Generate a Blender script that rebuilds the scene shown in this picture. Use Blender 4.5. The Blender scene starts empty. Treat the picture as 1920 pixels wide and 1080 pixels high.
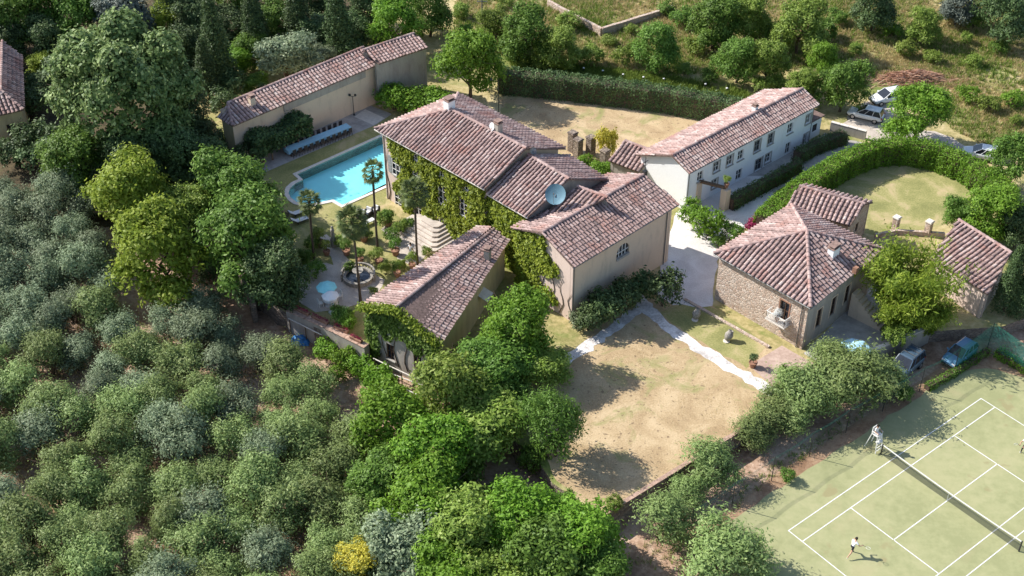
import bpy, bmesh, math, random
import numpy as np
from mathutils import Vector, Matrix
from mathutils.geometry import tessellate_polygon

SC = bpy.context.scene
COL = SC.collection
PI = math.pi
R = math.radians

# ---------------------------------------------------------------- camera
CAM_Z, FPX, PITCH = 73.3, 2450.0, R(37.6)
cd = bpy.data.cameras.new('camera'); cam = bpy.data.objects.new('camera', cd); COL.objects.link(cam)
cam.location = (0, 0, CAM_Z); cam.rotation_euler = (PI/2 - PITCH, 0, 0)
cd.sensor_width = 36.0; cd.lens = 36.0*FPX/1920.0; cd.clip_start = 1.0; cd.clip_end = 3000.0
SC.camera = cam

# ---------------------------------------------------------------- sky and sun
SUN_AZ, SUN_EL = R(-21.0), R(38.0)          # heading of the shadows on the ground, height of the sun
w = bpy.data.worlds.new('World'); SC.world = w; w.use_nodes = True
nt = w.node_tree; nt.nodes.clear()
sky = nt.nodes.new('ShaderNodeTexSky'); sky.sky_type = 'NISHITA'; sky.sun_disc = False
sky.sun_elevation = SUN_EL; sky.sun_rotation = math.atan2(-math.cos(SUN_AZ), -math.sin(SUN_AZ))
bg = nt.nodes.new('ShaderNodeBackground'); bg.inputs['Strength'].default_value = 0.12
wo = nt.nodes.new('ShaderNodeOutputWorld')
nt.links.new(sky.outputs[0], bg.inputs[0]); nt.links.new(bg.outputs[0], wo.inputs[0])
sl = bpy.data.lights.new('sun', 'SUN'); sl.energy = 4.6; sl.angle = R(0.53); sl.color = (1.0, 0.965, 0.90)
so = bpy.data.objects.new('sun', sl); COL.objects.link(so)
so.rotation_euler = Vector((math.cos(SUN_EL)*math.cos(SUN_AZ), math.cos(SUN_EL)*math.sin(SUN_AZ), -math.sin(SUN_EL))).to_track_quat('-Z', 'Y').to_euler()
so.location = (-60, 60, 90)
SC.view_settings.view_transform = 'Standard'; SC.view_settings.look = 'None'
SC.view_settings.exposure = 0.72; SC.view_settings.gamma = 1.0; SC.view_settings.use_curve_mapping = False
SC.cycles.max_bounces = 8; SC.cycles.transparent_max_bounces = 16
SC.cycles.use_denoising = True

# ---------------------------------------------------------------- survey helpers: photo measurements to ground positions
_c, _s = math.cos(PITCH), math.sin(PITCH)
def ray(px, py):
    a, b = (px-960)/FPX, (py-540)/FPX
    return (a, _c - _s*b, -_s - _c*b)
def at(px, py, z=0.0):
    d = ray(px, py); t = (z - CAM_Z)/d[2]
    return Vector((d[0]*t, d[1]*t, z))
def on_wall(A, B, px, py):
    """(s, z): metres along the wall line A-B and height, of the spot measured at px, py"""
    d = ray(px, py); ux, uy = (B[0]-A[0]), (B[1]-A[1]); L = math.hypot(ux, uy); ux /= L; uy /= L
    nx, ny = -uy, ux
    t = (A[0]*nx + A[1]*ny)/(d[0]*nx + d[1]*ny)
    return ((d[0]*t - A[0])*ux + (d[1]*t - A[1])*uy, CAM_Z + d[2]*t)

COURT_Z = -1.2
_ca = R(38.2); CV = (math.cos(_ca), math.sin(_ca)); CU = (math.sin(_ca), -math.cos(_ca))
def court(u, v, z=0.0):
    return Vector((20.82 + u*CU[0] + v*CV[0], 66.80 + u*CU[1] + v*CV[1], COURT_Z + z))

_fix = {'wing_near': Vector((-12.1, 87.7, 0)), 'wing_far': Vector((-5.9, 83.1, 0))}
PLATEAU = [_fix[p] if isinstance(p, str) else at(*p) for p in [(405, 455), (470, 545), (545, 592), (680, 655), 'wing_near', 'wing_far', (880, 775), (1000, 850), (1035, 905), (1130, 972),
           (1425, 789), (1472, 748), (1590, 694), (1640, 664), (1740, 622), (1880, 612), (2020, 560), (2080, 330), (1990, 120), (1500, 100), (1250, 130), (900, 70), (500, 80), (330, 230)]]
def inside(x, y, poly, grow=0.0):
    ins = False; n = len(poly); dmin = 1e9
    for i in range(n):
        x1, y1 = poly[i][0], poly[i][1]; x2, y2 = poly[(i+1) % n][0], poly[(i+1) % n][1]
        if (y1 > y) != (y2 > y) and x < (x2-x1)*(y-y1)/(y2-y1) + x1: ins = not ins
        dx, dy = x2-x1, y2-y1; t = max(0, min(1, ((x-x1)*dx + (y-y1)*dy)/(dx*dx+dy*dy)))
        dmin = min(dmin, math.hypot(x1+t*dx-x, y1+t*dy-y))
    return (dmin if ins else -dmin) > grow
def sstep(a, b, x):
    t = max(0.0, min(1.0, (x-a)/(b-a))); return t*t*(3-2*t)
def base_z(x, y):
    z = -1.25 + 1.2*sstep(98, 116, y)
    if x < 10 and y < 105: z -= 0.9*sstep(12, -12, x)*sstep(105, 85, y)
    z += 0.035*max(0, y-142)
    z += 0.12*math.sin(x*0.31+1.0)*math.sin(y*0.27)*sstep(16, 2, x)*sstep(100, 92, y)
    return z
def gz(x, y):
    return 0.0 if inside(x, y, PLATEAU) else base_z(x, y)
def atg(px, py, h=0.0):
    z = 0.0
    for _ in range(6):
        p = at(px, py, z+h); z = gz(p.x, p.y)
    return Vector((p.x, p.y, z))

# ---------------------------------------------------------------- materials
def new_mat(name):
    m = bpy.data.materials.new(name); m.use_nodes = True; n = m.node_tree; n.nodes.clear()
    out = n.nodes.new('ShaderNodeOutputMaterial'); b = n.nodes.new('ShaderNodeBsdfPrincipled')
    n.links.new(b.outputs[0], out.inputs[0]); return m, n, b, out
def ramp(n, stops):
    r = n.nodes.new('ShaderNodeValToRGB'); e = r.color_ramp.elements
    while len(e) < len(stops): e.new(0.5)
    for i, (p, c) in enumerate(stops): e[i].position = p; e[i].color = (*c, 1)
    return r
def noise(n, scale, detail=6, rough=0.6, coord=None, dist=0.0):
    t = n.nodes.new('ShaderNodeTexNoise'); t.inputs['Scale'].default_value = scale; t.inputs['Detail'].default_value = detail
    t.inputs['Roughness'].default_value = rough; t.inputs['Distortion'].default_value = dist
    if coord: n.links.new(coord, t.inputs['Vector'])
    return t
def mixc(n, fac, a, b, mode='MIX'):
    m = n.nodes.new('ShaderNodeMix'); m.data_type = 'RGBA'; m.blend_type = mode
    for k, v in ((0, fac), (6, a), (7, b)):
        if hasattr(v, 'links'): n.links.new(v, m.inputs[k])
        else: m.inputs[k].default_value = v if k == 0 else (*v, 1)
    return m.outputs[2]
def bump(n, b, h, strength=0.4, dist=0.05):
    bp = n.nodes.new('ShaderNodeBump'); bp.inputs['Strength'].default_value = strength; bp.inputs['Distance'].default_value = dist
    n.links.new(h, bp.inputs['Height']); n.links.new(bp.outputs[0], b.inputs['Normal'])
def mapr(n, v, a, b, c=0.0, d=1.0):
    m = n.nodes.new('ShaderNodeMapRange'); n.links.new(v, m.inputs[0])
    for i, k in enumerate((a, b, c, d)): m.inputs[i+1].default_value = k
    return m.outputs[0]
def geo_pos(n):
    return n.nodes.new('ShaderNodeNewGeometry').outputs['Position']

def ground_mat(name, cols, big=0.25, fine=4.0, rough=0.95, bmp=0.5, patch=None, speck=None):
    """cols: three colours over a fine noise; patch: (colour, scale, threshold) of larger worn spots"""
    m, n, b, o = new_mat(name); p = geo_pos(n)
    t = noise(n, fine, 8, 0.7, p); t2 = noise(n, big, 5, 0.6, p, 0.6)
    add = n.nodes.new('ShaderNodeMath'); add.operation = 'MULTIPLY_ADD'; n.links.new(t2.outputs[0], add.inputs[0]); add.inputs[1].default_value = 1.1; n.links.new(t.outputs[0], add.inputs[2])
    r = ramp(n, [(0.72, cols[0]), (1.0, cols[1]), (1.28, cols[2])] if False else [(0.30, cols[0]), (0.5, cols[1]), (0.7, cols[2])])
    n.links.new(mapr(n, add.outputs[0], 0.6, 1.5), r.inputs[0]); c = r.outputs[0]
    if patch:
        t3 = noise(n, patch[1], 6, 0.65, p, 0.8)
        c = mixc(n, mapr(n, t3.outputs[0], patch[2], patch[2]+0.12), c, patch[0])
    if speck:
        t4 = noise(n, speck[1], 3, 0.5, p)
        c = mixc(n, mapr(n, t4.outputs[0], speck[2], speck[2]+0.06), c, speck[0])
    n.links.new(c, b.inputs['Base Color']); b.inputs['Roughness'].default_value = rough; b.inputs['Specular IOR Level'].default_value = 0.1
    bump(n, b, t.outputs[0], bmp, 0.08); return m
def plain(name, col, rough=0.6, metal=0.0, var=0.12, scale=3.0, spec=0.3, bmp=0.0):
    m, n, b, o = new_mat(name); p = geo_pos(n); t = noise(n, scale, 6, 0.65, p)
    d = tuple(max(0, c*(1-var*2)) for c in col); l = tuple(min(1, c*(1+var)) for c in col)
    r = ramp(n, [(0.3, d), (0.7, l)]); n.links.new(t.outputs[0], r.inputs[0]); n.links.new(r.outputs[0], b.inputs['Base Color'])
    b.inputs['Roughness'].default_value = rough; b.inputs['Metallic'].default_value = metal; b.inputs['Specular IOR Level'].default_value = spec
    if bmp: bump(n, b, t.outputs[0], bmp, 0.03)
    return m
def plaster(name, col, stain, amount=0.5, rough=0.9):
    m, n, b, o = new_mat(name); p = geo_pos(n)
    mp = n.nodes.new('ShaderNodeMapping'); mp.inputs['Scale'].default_value = (1.3, 1.3, 0.35); n.links.new(p, mp.inputs[0])
    t = noise(n, 0.9, 7, 0.7, mp.outputs[0], 0.5); t2 = noise(n, 6, 5, 0.6, p)
    c = mixc(n, mapr(n, t.outputs[0], 0.62-amount*0.25, 0.85-amount*0.1), col, stain)
    c = mixc(n, mapr(n, t2.outputs[0], 0.3, 0.8, 0.0, 0.22), c, tuple(k*0.72 for k in col))
    n.links.new(c, b.inputs['Base Color']); b.inputs['Roughness'].default_value = rough; b.inputs['Specular IOR Level'].default_value = 0.15
    bump(n, b, t2.outputs[0], 0.25, 0.03); return m
def stone(name, cols, scale=3.2, mortar=(0.36, 0.30, 0.25), squash=1.6):
    m, n, b, o = new_mat(name); p = geo_pos(n)
    mp = n.nodes.new('ShaderNodeMapping'); mp.inputs['Scale'].default_value = (1, 1, squash); n.links.new(p, mp.inputs[0])
    v = n.nodes.new('ShaderNodeTexVoronoi'); v.inputs['Scale'].default_value = scale; n.links.new(mp.outputs[0], v.inputs['Vector'])
    e = n.nodes.new('ShaderNodeTexVoronoi'); e.feature = 'DISTANCE_TO_EDGE'; e.inputs['Scale'].default_value = scale; n.links.new(mp.outputs[0], e.inputs['Vector'])
    sx = n.nodes.new('ShaderNodeSeparateColor'); n.links.new(v.outputs['Color'], sx.inputs[0])
    k = len(cols); r = ramp(n, [(i/max(1, k-1), c) for i, c in enumerate(cols)]); n.links.new(sx.outputs[0], r.inputs[0])
    t = noise(n, 14, 4, 0.6, p)
    c = mixc(n, mapr(n, t.outputs[0], 0.3, 0.75, 0.0, 0.4), r.outputs[0], (0.30, 0.24, 0.20))
    c = mixc(n, mapr(n, e.outputs[0], 0.0, 0.09), mortar, c)
    n.links.new(c, b.inputs['Base Color']); b.inputs['Roughness'].default_value = 0.95; b.inputs['Specular IOR Level'].default_value = 0.1
    bump(n, b, mapr(n, e.outputs[0], 0.0, 0.15), 0.7, 0.06); return m
def tile_mat(name, stops, patch):
    """each tile carries its own random tint; weather patches run across the roof"""
    m, n, b, o = new_mat(name); p = geo_pos(n)
    a = n.nodes.new('ShaderNodeAttribute'); a.attribute_name = 'tint'
    r = ramp(n, stops); n.links.new(a.outputs['Fac'], r.inputs[0])
    t = noise(n, 0.55, 5, 0.6, p, 0.7); t2 = noise(n, 9, 5, 0.7, p)
    c = mixc(n, mapr(n, t.outputs[0], 0.52, 0.68, 0.0, 0.75), r.outputs[0], patch)
    c = mixc(n, mapr(n, t2.outputs[0], 0.50, 0.72, 0.0, 0.6), c, (0.20, 0.165, 0.14))
    n.links.new(c, b.inputs['Base Color']); b.inputs['Roughness'].default_value = 0.92; b.inputs['Specular IOR Level'].default_value = 0.12
    bump(n, b, t2.outputs[0], 0.3, 0.02); return m
def leaf_mat(name, stops, trans=0.28, var=0.06, rough=0.55, tcol=None):
    m, n, b, o = new_mat(name)
    a = n.nodes.new('ShaderNodeAttribute'); a.attribute_name = 'tint'
    r = ramp(n, stops); n.links.new(a.outputs['Fac'], r.inputs[0])
    oi = n.nodes.new('ShaderNodeObjectInfo'); hs = n.nodes.new('ShaderNodeHueSaturation')
    n.links.new(mapr(n, oi.outputs['Random'], 0, 1, 0.5-var*0.13, 0.5+var*0.13), hs.inputs['Hue'])
    n.links.new(mapr(n, oi.outputs['Random'], 0, 1, 1.0-var*2.4, 1.0+var*2.4), hs.inputs['Value'])
    n.links.new(r.outputs[0], hs.inputs['Color']); n.links.new(hs.outputs[0], b.inputs['Base Color'])
    b.inputs['Roughness'].default_value = rough; b.inputs['Specular IOR Level'].default_value = 0.25
    tr = n.nodes.new('ShaderNodeBsdfTranslucent'); mx = n.nodes.new('ShaderNodeMixShader'); mx.inputs[0].default_value = trans
    g = n.nodes.new('ShaderNodeGamma'); g.inputs[1].default_value = 0.85; n.links.new(hs.outputs[0], g.inputs[0]); n.links.new(g.outputs[0], tr.inputs[0])
    n.links.new(b.outputs[0], mx.inputs[1]); n.links.new(tr.outputs[0], mx.inputs[2]); n.links.new(mx.outputs[0], o.inputs[0]); return m

M = {}
M['tile'] = tile_mat('old_roof_tile', [(0.0, (0.165, 0.13, 0.125)), (0.25, (0.285, 0.20, 0.185)), (0.55, (0.395, 0.275, 0.25)), (0.8, (0.475, 0.345, 0.315)), (1.0, (0.56, 0.46, 0.42))], (0.37, 0.185, 0.15))
M['tile_pan'] = plain('roof_pan_tile', (0.20, 0.135, 0.115), 0.95, var=0.3, scale=5)
M['plaster_pink'] = plaster('pink_plaster', (0.70, 0.55, 0.47), (0.54, 0.42, 0.35))
M['plaster_cream'] = plaster('cream_plaster', (0.66, 0.53, 0.40), (0.46, 0.38, 0.29))
M['plaster_white'] = plaster('white_plaster', (0.86, 0.86, 0.86), (0.72, 0.71, 0.69), 0.25)
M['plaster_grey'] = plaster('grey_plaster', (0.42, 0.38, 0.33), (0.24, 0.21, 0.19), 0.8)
M['plaster_yellow'] = plaster('yellow_plaster', (0.58, 0.47, 0.27), (0.36, 0.28, 0.17), 0.7)
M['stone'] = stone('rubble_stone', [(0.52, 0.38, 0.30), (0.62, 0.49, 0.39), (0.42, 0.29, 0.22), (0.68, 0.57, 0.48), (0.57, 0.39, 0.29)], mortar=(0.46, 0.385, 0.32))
M['stone_dark'] = stone('weathered_wall_stone', [(0.22, 0.18, 0.15), (0.30, 0.24, 0.19), (0.17, 0.13, 0.11), (0.36, 0.29, 0.23)], 2.6, (0.14, 0.115, 0.095))
M['brick'] = stone('old_brick', [(0.36, 0.19, 0.13), (0.42, 0.24, 0.17), (0.30, 0.16, 0.11)], 4.5, (0.34, 0.28, 0.23), 2.4)
M['terracotta'] = plain('terracotta', (0.33, 0.175, 0.115), 0.9, var=0.25)
M['coping_brick'] = plain('faded_brick_coping', (0.46, 0.31, 0.235), 0.95, var=0.25, scale=4)
M['cap'] = plain('chimney_cap_clay', (0.30, 0.20, 0.165), 0.95, var=0.25)
M['glass'] = plain('window_glass', (0.025, 0.03, 0.04), 0.08, var=0.1, spec=0.6)
M['frame_white'] = plain('white_paint', (0.74, 0.73, 0.70), 0.55, var=0.08)
M['frame_brown'] = plain('brown_paint', (0.11, 0.065, 0.04), 0.6)
M['shutter_grey'] = plain('grey_shutter_paint', (0.30, 0.31, 0.30), 0.7)
M['sill'] = plain('grey_sandstone', (0.38, 0.36, 0.33), 0.9)
M['metal'] = plain('dark_metal', (0.06, 0.06, 0.06), 0.5, 0.4)
M['zinc'] = plain('zinc', (0.22, 0.22, 0.22), 0.5, 0.5)
M['wood'] = plain('weathered_wood', (0.17, 0.11, 0.07), 0.85, var=0.25, scale=6)
M['bark'] = plain('bark', (0.12, 0.085, 0.06), 0.95, var=0.3, scale=8, bmp=0.6)
M['palm_bark'] = plain('palm_bark', (0.085, 0.065, 0.05), 0.95, var=0.3, scale=10, bmp=0.6)
M['shade_litter'] = ground_mat('shade_dark_leaf_litter', [(0.05, 0.04, 0.025), (0.09, 0.07, 0.042), (0.14, 0.11, 0.065)], 0.4, 3.0, patch=((0.07, 0.085, 0.025), 0.4, 0.56))  # leaf litter, darkened so its colour carries the shade under the trees
M['soil'] = ground_mat('reddish_soil', [(0.26, 0.165, 0.11), (0.40, 0.265, 0.185), (0.53, 0.385, 0.285)], 0.3, 3.0, patch=((0.24, 0.20, 0.08), 0.5, 0.60))
M['field'] = ground_mat('dry_field_grass', [(0.24, 0.215, 0.085), (0.40, 0.33, 0.155), (0.54, 0.44, 0.25)], 0.12, 1.6, bmp=0.9, patch=((0.18, 0.215, 0.06), 0.11, 0.50))
M['drylawn'] = ground_mat('dry_lawn', [(0.36, 0.255, 0.145), (0.455, 0.335, 0.195), (0.545, 0.415, 0.255)], 0.35, 7.0, bmp=0.4, patch=((0.30, 0.28, 0.12), 0.25, 0.53), speck=((0.25, 0.18, 0.11), 2.6, 0.62))
M['greenlawn'] = ground_mat('mown_lawn', [(0.21, 0.21, 0.08), (0.295, 0.28, 0.11), (0.40, 0.345, 0.165)], 0.3, 6.0, bmp=0.35, patch=((0.46, 0.36, 0.205), 0.3, 0.55))
M['gravel'] = ground_mat('white_gravel', [(0.58, 0.53, 0.50), (0.68, 0.63, 0.60), (0.78, 0.74, 0.71)], 0.4, 9.0, bmp=0.4)
M['path'] = ground_mat('garden_gravel', [(0.42, 0.36, 0.31), (0.52, 0.45, 0.39), (0.60, 0.53, 0.46)], 0.6, 9.0, bmp=0.3)
M['pathwhite'] = ground_mat('white_pebble_path', [(0.46, 0.42, 0.39), (0.68, 0.64, 0.61), (0.82, 0.79, 0.76)], 0.8, 4.0, bmp=0.8)
M['paving'] = ground_mat('stone_paving', [(0.34, 0.31, 0.29), (0.42, 0.39, 0.36), (0.50, 0.46, 0.43)], 0.5, 2.0, bmp=0.2)
M['terrace'] = ground_mat('terracotta_paving', [(0.38, 0.27, 0.22), (0.46, 0.34, 0.28), (0.54, 0.41, 0.34)], 0.5, 3.0, bmp=0.2)
M['courtgreen'] = ground_mat('worn_green_court', [(0.285, 0.29, 0.145), (0.33, 0.33, 0.17), (0.375, 0.36, 0.195)], 0.10, 1.2, bmp=0.05, patch=((0.37, 0.335, 0.185), 0.07, 0.56), speck=((0.30, 0.27, 0.14), 0.42, 0.645))
M['clay'] = ground_mat('bare_court_base', [(0.25, 0.15, 0.09), (0.33, 0.21, 0.13), (0.40, 0.27, 0.17)], 0.4, 3.0)
M['line'] = plain('white_line_paint', (0.78, 0.77, 0.74), 0.8, var=0.08)
M['coping'] = plain('pale_travertine', (0.70, 0.64, 0.57), 0.8, var=0.1)
M['pooltile'] = plain('turquoise_pool_plaster', (0.42, 0.83, 0.86), 0.6, var=0.04, scale=0.6)
M['white_cloth'] = plain('white_cloth', (0.80, 0.80, 0.80), 0.85, var=0.04)
M['blue_cloth'] = plain('pale_blue_cloth', (0.42, 0.68, 0.80), 0.85, var=0.06)
M['cyan_cloth'] = plain('pale_turquoise_canvas', (0.32, 0.74, 0.78), 0.8, var=0.05)
M['cushion'] = plain('white_cushion', (0.74, 0.73, 0.72), 0.9, var=0.06)
M['rattan'] = plain('dark_rattan', (0.05, 0.045, 0.045), 0.7)
M['dish_blue'] = plain('blue_grey_dish', (0.13, 0.24, 0.30), 0.55, 0.1, var=0.08)
M['dish_white'] = plain('white_dish', (0.75, 0.75, 0.75), 0.5, var=0.05)
M['tarp'] = plain('blue_tarpaulin', (0.05, 0.22, 0.52), 0.5, var=0.2, scale=5)
M['statue'] = plain('weathered_statue_stone', (0.33, 0.30, 0.26), 0.95, var=0.3, scale=8)
M['skin'] = plain('skin', (0.50, 0.30, 0.20), 0.6, var=0.04)
M['shirt'] = plain('white_sports_cloth', (0.80, 0.80, 0.80), 0.85, var=0.03)
M['dark_cloth'] = plain('dark_sports_cloth', (0.03, 0.03, 0.035), 0.85)
M['hair'] = plain('dark_hair', (0.025, 0.018, 0.013), 0.6)
M['tyre'] = plain('tyre_rubber', (0.02, 0.02, 0.02), 0.9)
M['rim'] = plain('wheel_alloy', (0.45, 0.45, 0.46), 0.35, 0.8)
M['lamp_red'] = plain('red_tail_glass', (0.35, 0.02, 0.02), 0.2)
M['lamp_clear'] = plain('headlamp_glass', (0.7, 0.7, 0.72), 0.15)
M['bumper'] = plain('dark_bumper_plastic', (0.04, 0.04, 0.042), 0.7)
def paint(name, c):
    m = plain(name, c, 0.32, 0.0, 0.02, 2.0, 0.5); m.node_tree.nodes['Principled BSDF'].inputs['Coat Weight'].default_value = 0.6; return m
M['car_white'] = paint('white_car_paint', (0.72, 0.73, 0.74)); M['car_navy'] = paint('slate_blue_car_paint', (0.06, 0.10, 0.15))
M['car_blue'] = paint('mid_blue_car_paint', (0.10, 0.24, 0.38))
m, n, b, o = new_mat('pool_water'); M['water'] = m
tr = n.nodes.new('ShaderNodeBsdfTransparent'); tr.inputs[0].default_value = (0.72, 0.96, 0.98, 1)
gl = n.nodes.new('ShaderNodeBsdfGlossy'); gl.inputs['Roughness'].default_value = 0.04
fr = n.nodes.new('ShaderNodeLayerWeight'); fr.inputs[0].default_value = 0.12; mx = n.nodes.new('ShaderNodeMixShader')
t = noise(n, 2.2, 3, 0.5, geo_pos(n)); bp = n.nodes.new('ShaderNodeBump'); bp.inputs['Strength'].default_value = 0.12; bp.inputs['Distance'].default_value = 0.05
n.links.new(t.outputs[0], bp.inputs['Height']); n.links.new(bp.outputs[0], gl.inputs['Normal']); n.links.new(bp.outputs[0], fr.inputs['Normal'])
n.links.new(mapr(n, fr.outputs['Facing'], 0, 1, 0.02, 0.35), mx.inputs[0]); n.links.new(tr.outputs[0], mx.inputs[1]); n.links.new(gl.outputs[0], mx.inputs[2]); n.links.new(mx.outputs[0], o.inputs[0])
def net_mat(name, col, alpha):
    m, n, b, o = new_mat(name); b.inputs['Base Color'].default_value = (*col, 1); b.inputs['Roughness'].default_value = 0.8; b.inputs['Alpha'].default_value = alpha; return m
M['net_green'] = net_mat('green_windbreak_net', (0.02, 0.20, 0.15), 0.42); M['net_thin'] = net_mat('thin_fence_mesh', (0.03, 0.15, 0.12), 0.07)
M['net_band'] = net_mat('green_net_hem', (0.02, 0.22, 0.175), 0.28); M['net_dark'] = net_mat('tennis_net_cord', (0.03, 0.035, 0.03), 0.45)
G = lambda *s: list(zip((0.0, 0.35, 0.7, 1.0), s))
M['lf_olive'] = leaf_mat('silver_olive_leaves', G((0.078, 0.118, 0.060), (0.15, 0.20, 0.105), (0.25, 0.305, 0.172), (0.385, 0.43, 0.275)), 0.22, 0.08)
M['lf_olive_green'] = leaf_mat('green_olive_leaves', G((0.075, 0.12, 0.034), (0.155, 0.22, 0.064), (0.255, 0.325, 0.108), (0.395, 0.445, 0.20)), 0.24, 0.09)
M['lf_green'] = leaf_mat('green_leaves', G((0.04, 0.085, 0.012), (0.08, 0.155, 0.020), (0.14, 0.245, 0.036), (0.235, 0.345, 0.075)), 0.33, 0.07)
M['lf_bright'] = leaf_mat('bright_green_leaves', G((0.05, 0.115, 0.008), (0.105, 0.21, 0.014), (0.175, 0.31, 0.028), (0.275, 0.41, 0.065)), 0.36, 0.06)
M['lf_yellow'] = leaf_mat('yellow_green_leaves', G((0.085, 0.14, 0.012), (0.17, 0.245, 0.022), (0.285, 0.36, 0.042), (0.43, 0.49, 0.10)), 0.42, 0.04)
M['lf_gold'] = leaf_mat('golden_leaves', G((0.30, 0.26, 0.02), (0.44, 0.38, 0.035), (0.56, 0.50, 0.07), (0.68, 0.60, 0.14)), 0.35, 0.03)
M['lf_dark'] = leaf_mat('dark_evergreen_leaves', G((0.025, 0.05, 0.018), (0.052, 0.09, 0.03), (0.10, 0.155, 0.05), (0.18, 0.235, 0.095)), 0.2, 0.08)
M['lf_lime'] = leaf_mat('pale_tipped_leaves', G((0.035, 0.075, 0.02), (0.095, 0.165, 0.045), (0.205, 0.295, 0.09), (0.36, 0.45, 0.18)), 0.28, 0.03)
M['lf_grey'] = leaf_mat('blue_grey_needles', G((0.06, 0.075, 0.06), (0.10, 0.125, 0.10), (0.15, 0.18, 0.145), (0.22, 0.25, 0.20)), 0.15, 0.05)
M['lf_ivy'] = leaf_mat('ivy_leaves', G((0.06, 0.095, 0.008), (0.15, 0.20, 0.014), (0.265, 0.32, 0.028), (0.39, 0.43, 0.055)), 0.32, 0.05)
M['lf_palm'] = leaf_mat('palm_fronds', G((0.04, 0.06, 0.018), (0.07, 0.10, 0.028), (0.11, 0.145, 0.04), (0.18, 0.20, 0.07)), 0.2, 0.05)
M['lf_straw'] = leaf_mat('dry_grass_blades', G((0.34, 0.27, 0.11), (0.48, 0.385, 0.175), (0.60, 0.49, 0.245), (0.70, 0.60, 0.36)), 0.35, 0.03)
M['lf_weed'] = leaf_mat('green_weeds', G((0.065, 0.115, 0.015), (0.135, 0.205, 0.028), (0.225, 0.305, 0.052), (0.345, 0.40, 0.105)), 0.32, 0.06)
M['lf_red'] = leaf_mat('crimson_blossom', G((0.14, 0.01, 0.03), (0.22, 0.015, 0.05), (0.32, 0.02, 0.08), (0.4, 0.05, 0.12)), 0.25, 0.04)
M['sticks'] = leaf_mat('dry_brushwood', G((0.30, 0.15, 0.09), (0.43, 0.235, 0.15), (0.54, 0.32, 0.21), (0.65, 0.43, 0.31)), 0.0, 0.03, 0.9)
M['lf_white'] = leaf_mat('white_blossom', G((0.5, 0.5, 0.47), (0.65, 0.65, 0.62), (0.75, 0.75, 0.73), (0.82, 0.82, 0.8)), 0.2, 0.02)

# ---------------------------------------------------------------- object helpers
def origin(o):
    v = Vector((0, 0, 0))
    while o is not None: v += o.location; o = o.parent
    return v
def tag(o, label, cat, group=None):
    o['label'] = label; o['category'] = cat
    if group: o['group'] = group
    return o
def thing(name, label, cat, loc=(0, 0, 0), group=None, rz=0.0):
    o = bpy.data.objects.new(name, None); COL.objects.link(o); o.location = loc; o.rotation_euler = (0, 0, rz); o.empty_display_size = 0.3
    return tag(o, label, cat, group)
def link(name, me, parent=None, kind=None, loc=None):
    o = bpy.data.objects.new(name, me); COL.objects.link(o)
    if parent: o.parent = parent
    if loc is not None: o.location = loc
    if kind: o['kind'] = kind
    return o
def dup(root, loc, rz=0.0, sc=1.0, label=None, group=None, mats=None):
    def cp(o, par):
        c = o.copy(); COL.objects.link(c); c.parent = par
        for ch in list(o.children): cp(ch, c)
        return c
    r = cp(root, None); r.location = loc; r.rotation_euler = (0, 0, rz); r.scale = (sc,)*3 if not hasattr(sc, '__len__') else sc
    if label: r['label'] = label
    if group: r['group'] = group
    return r

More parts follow.
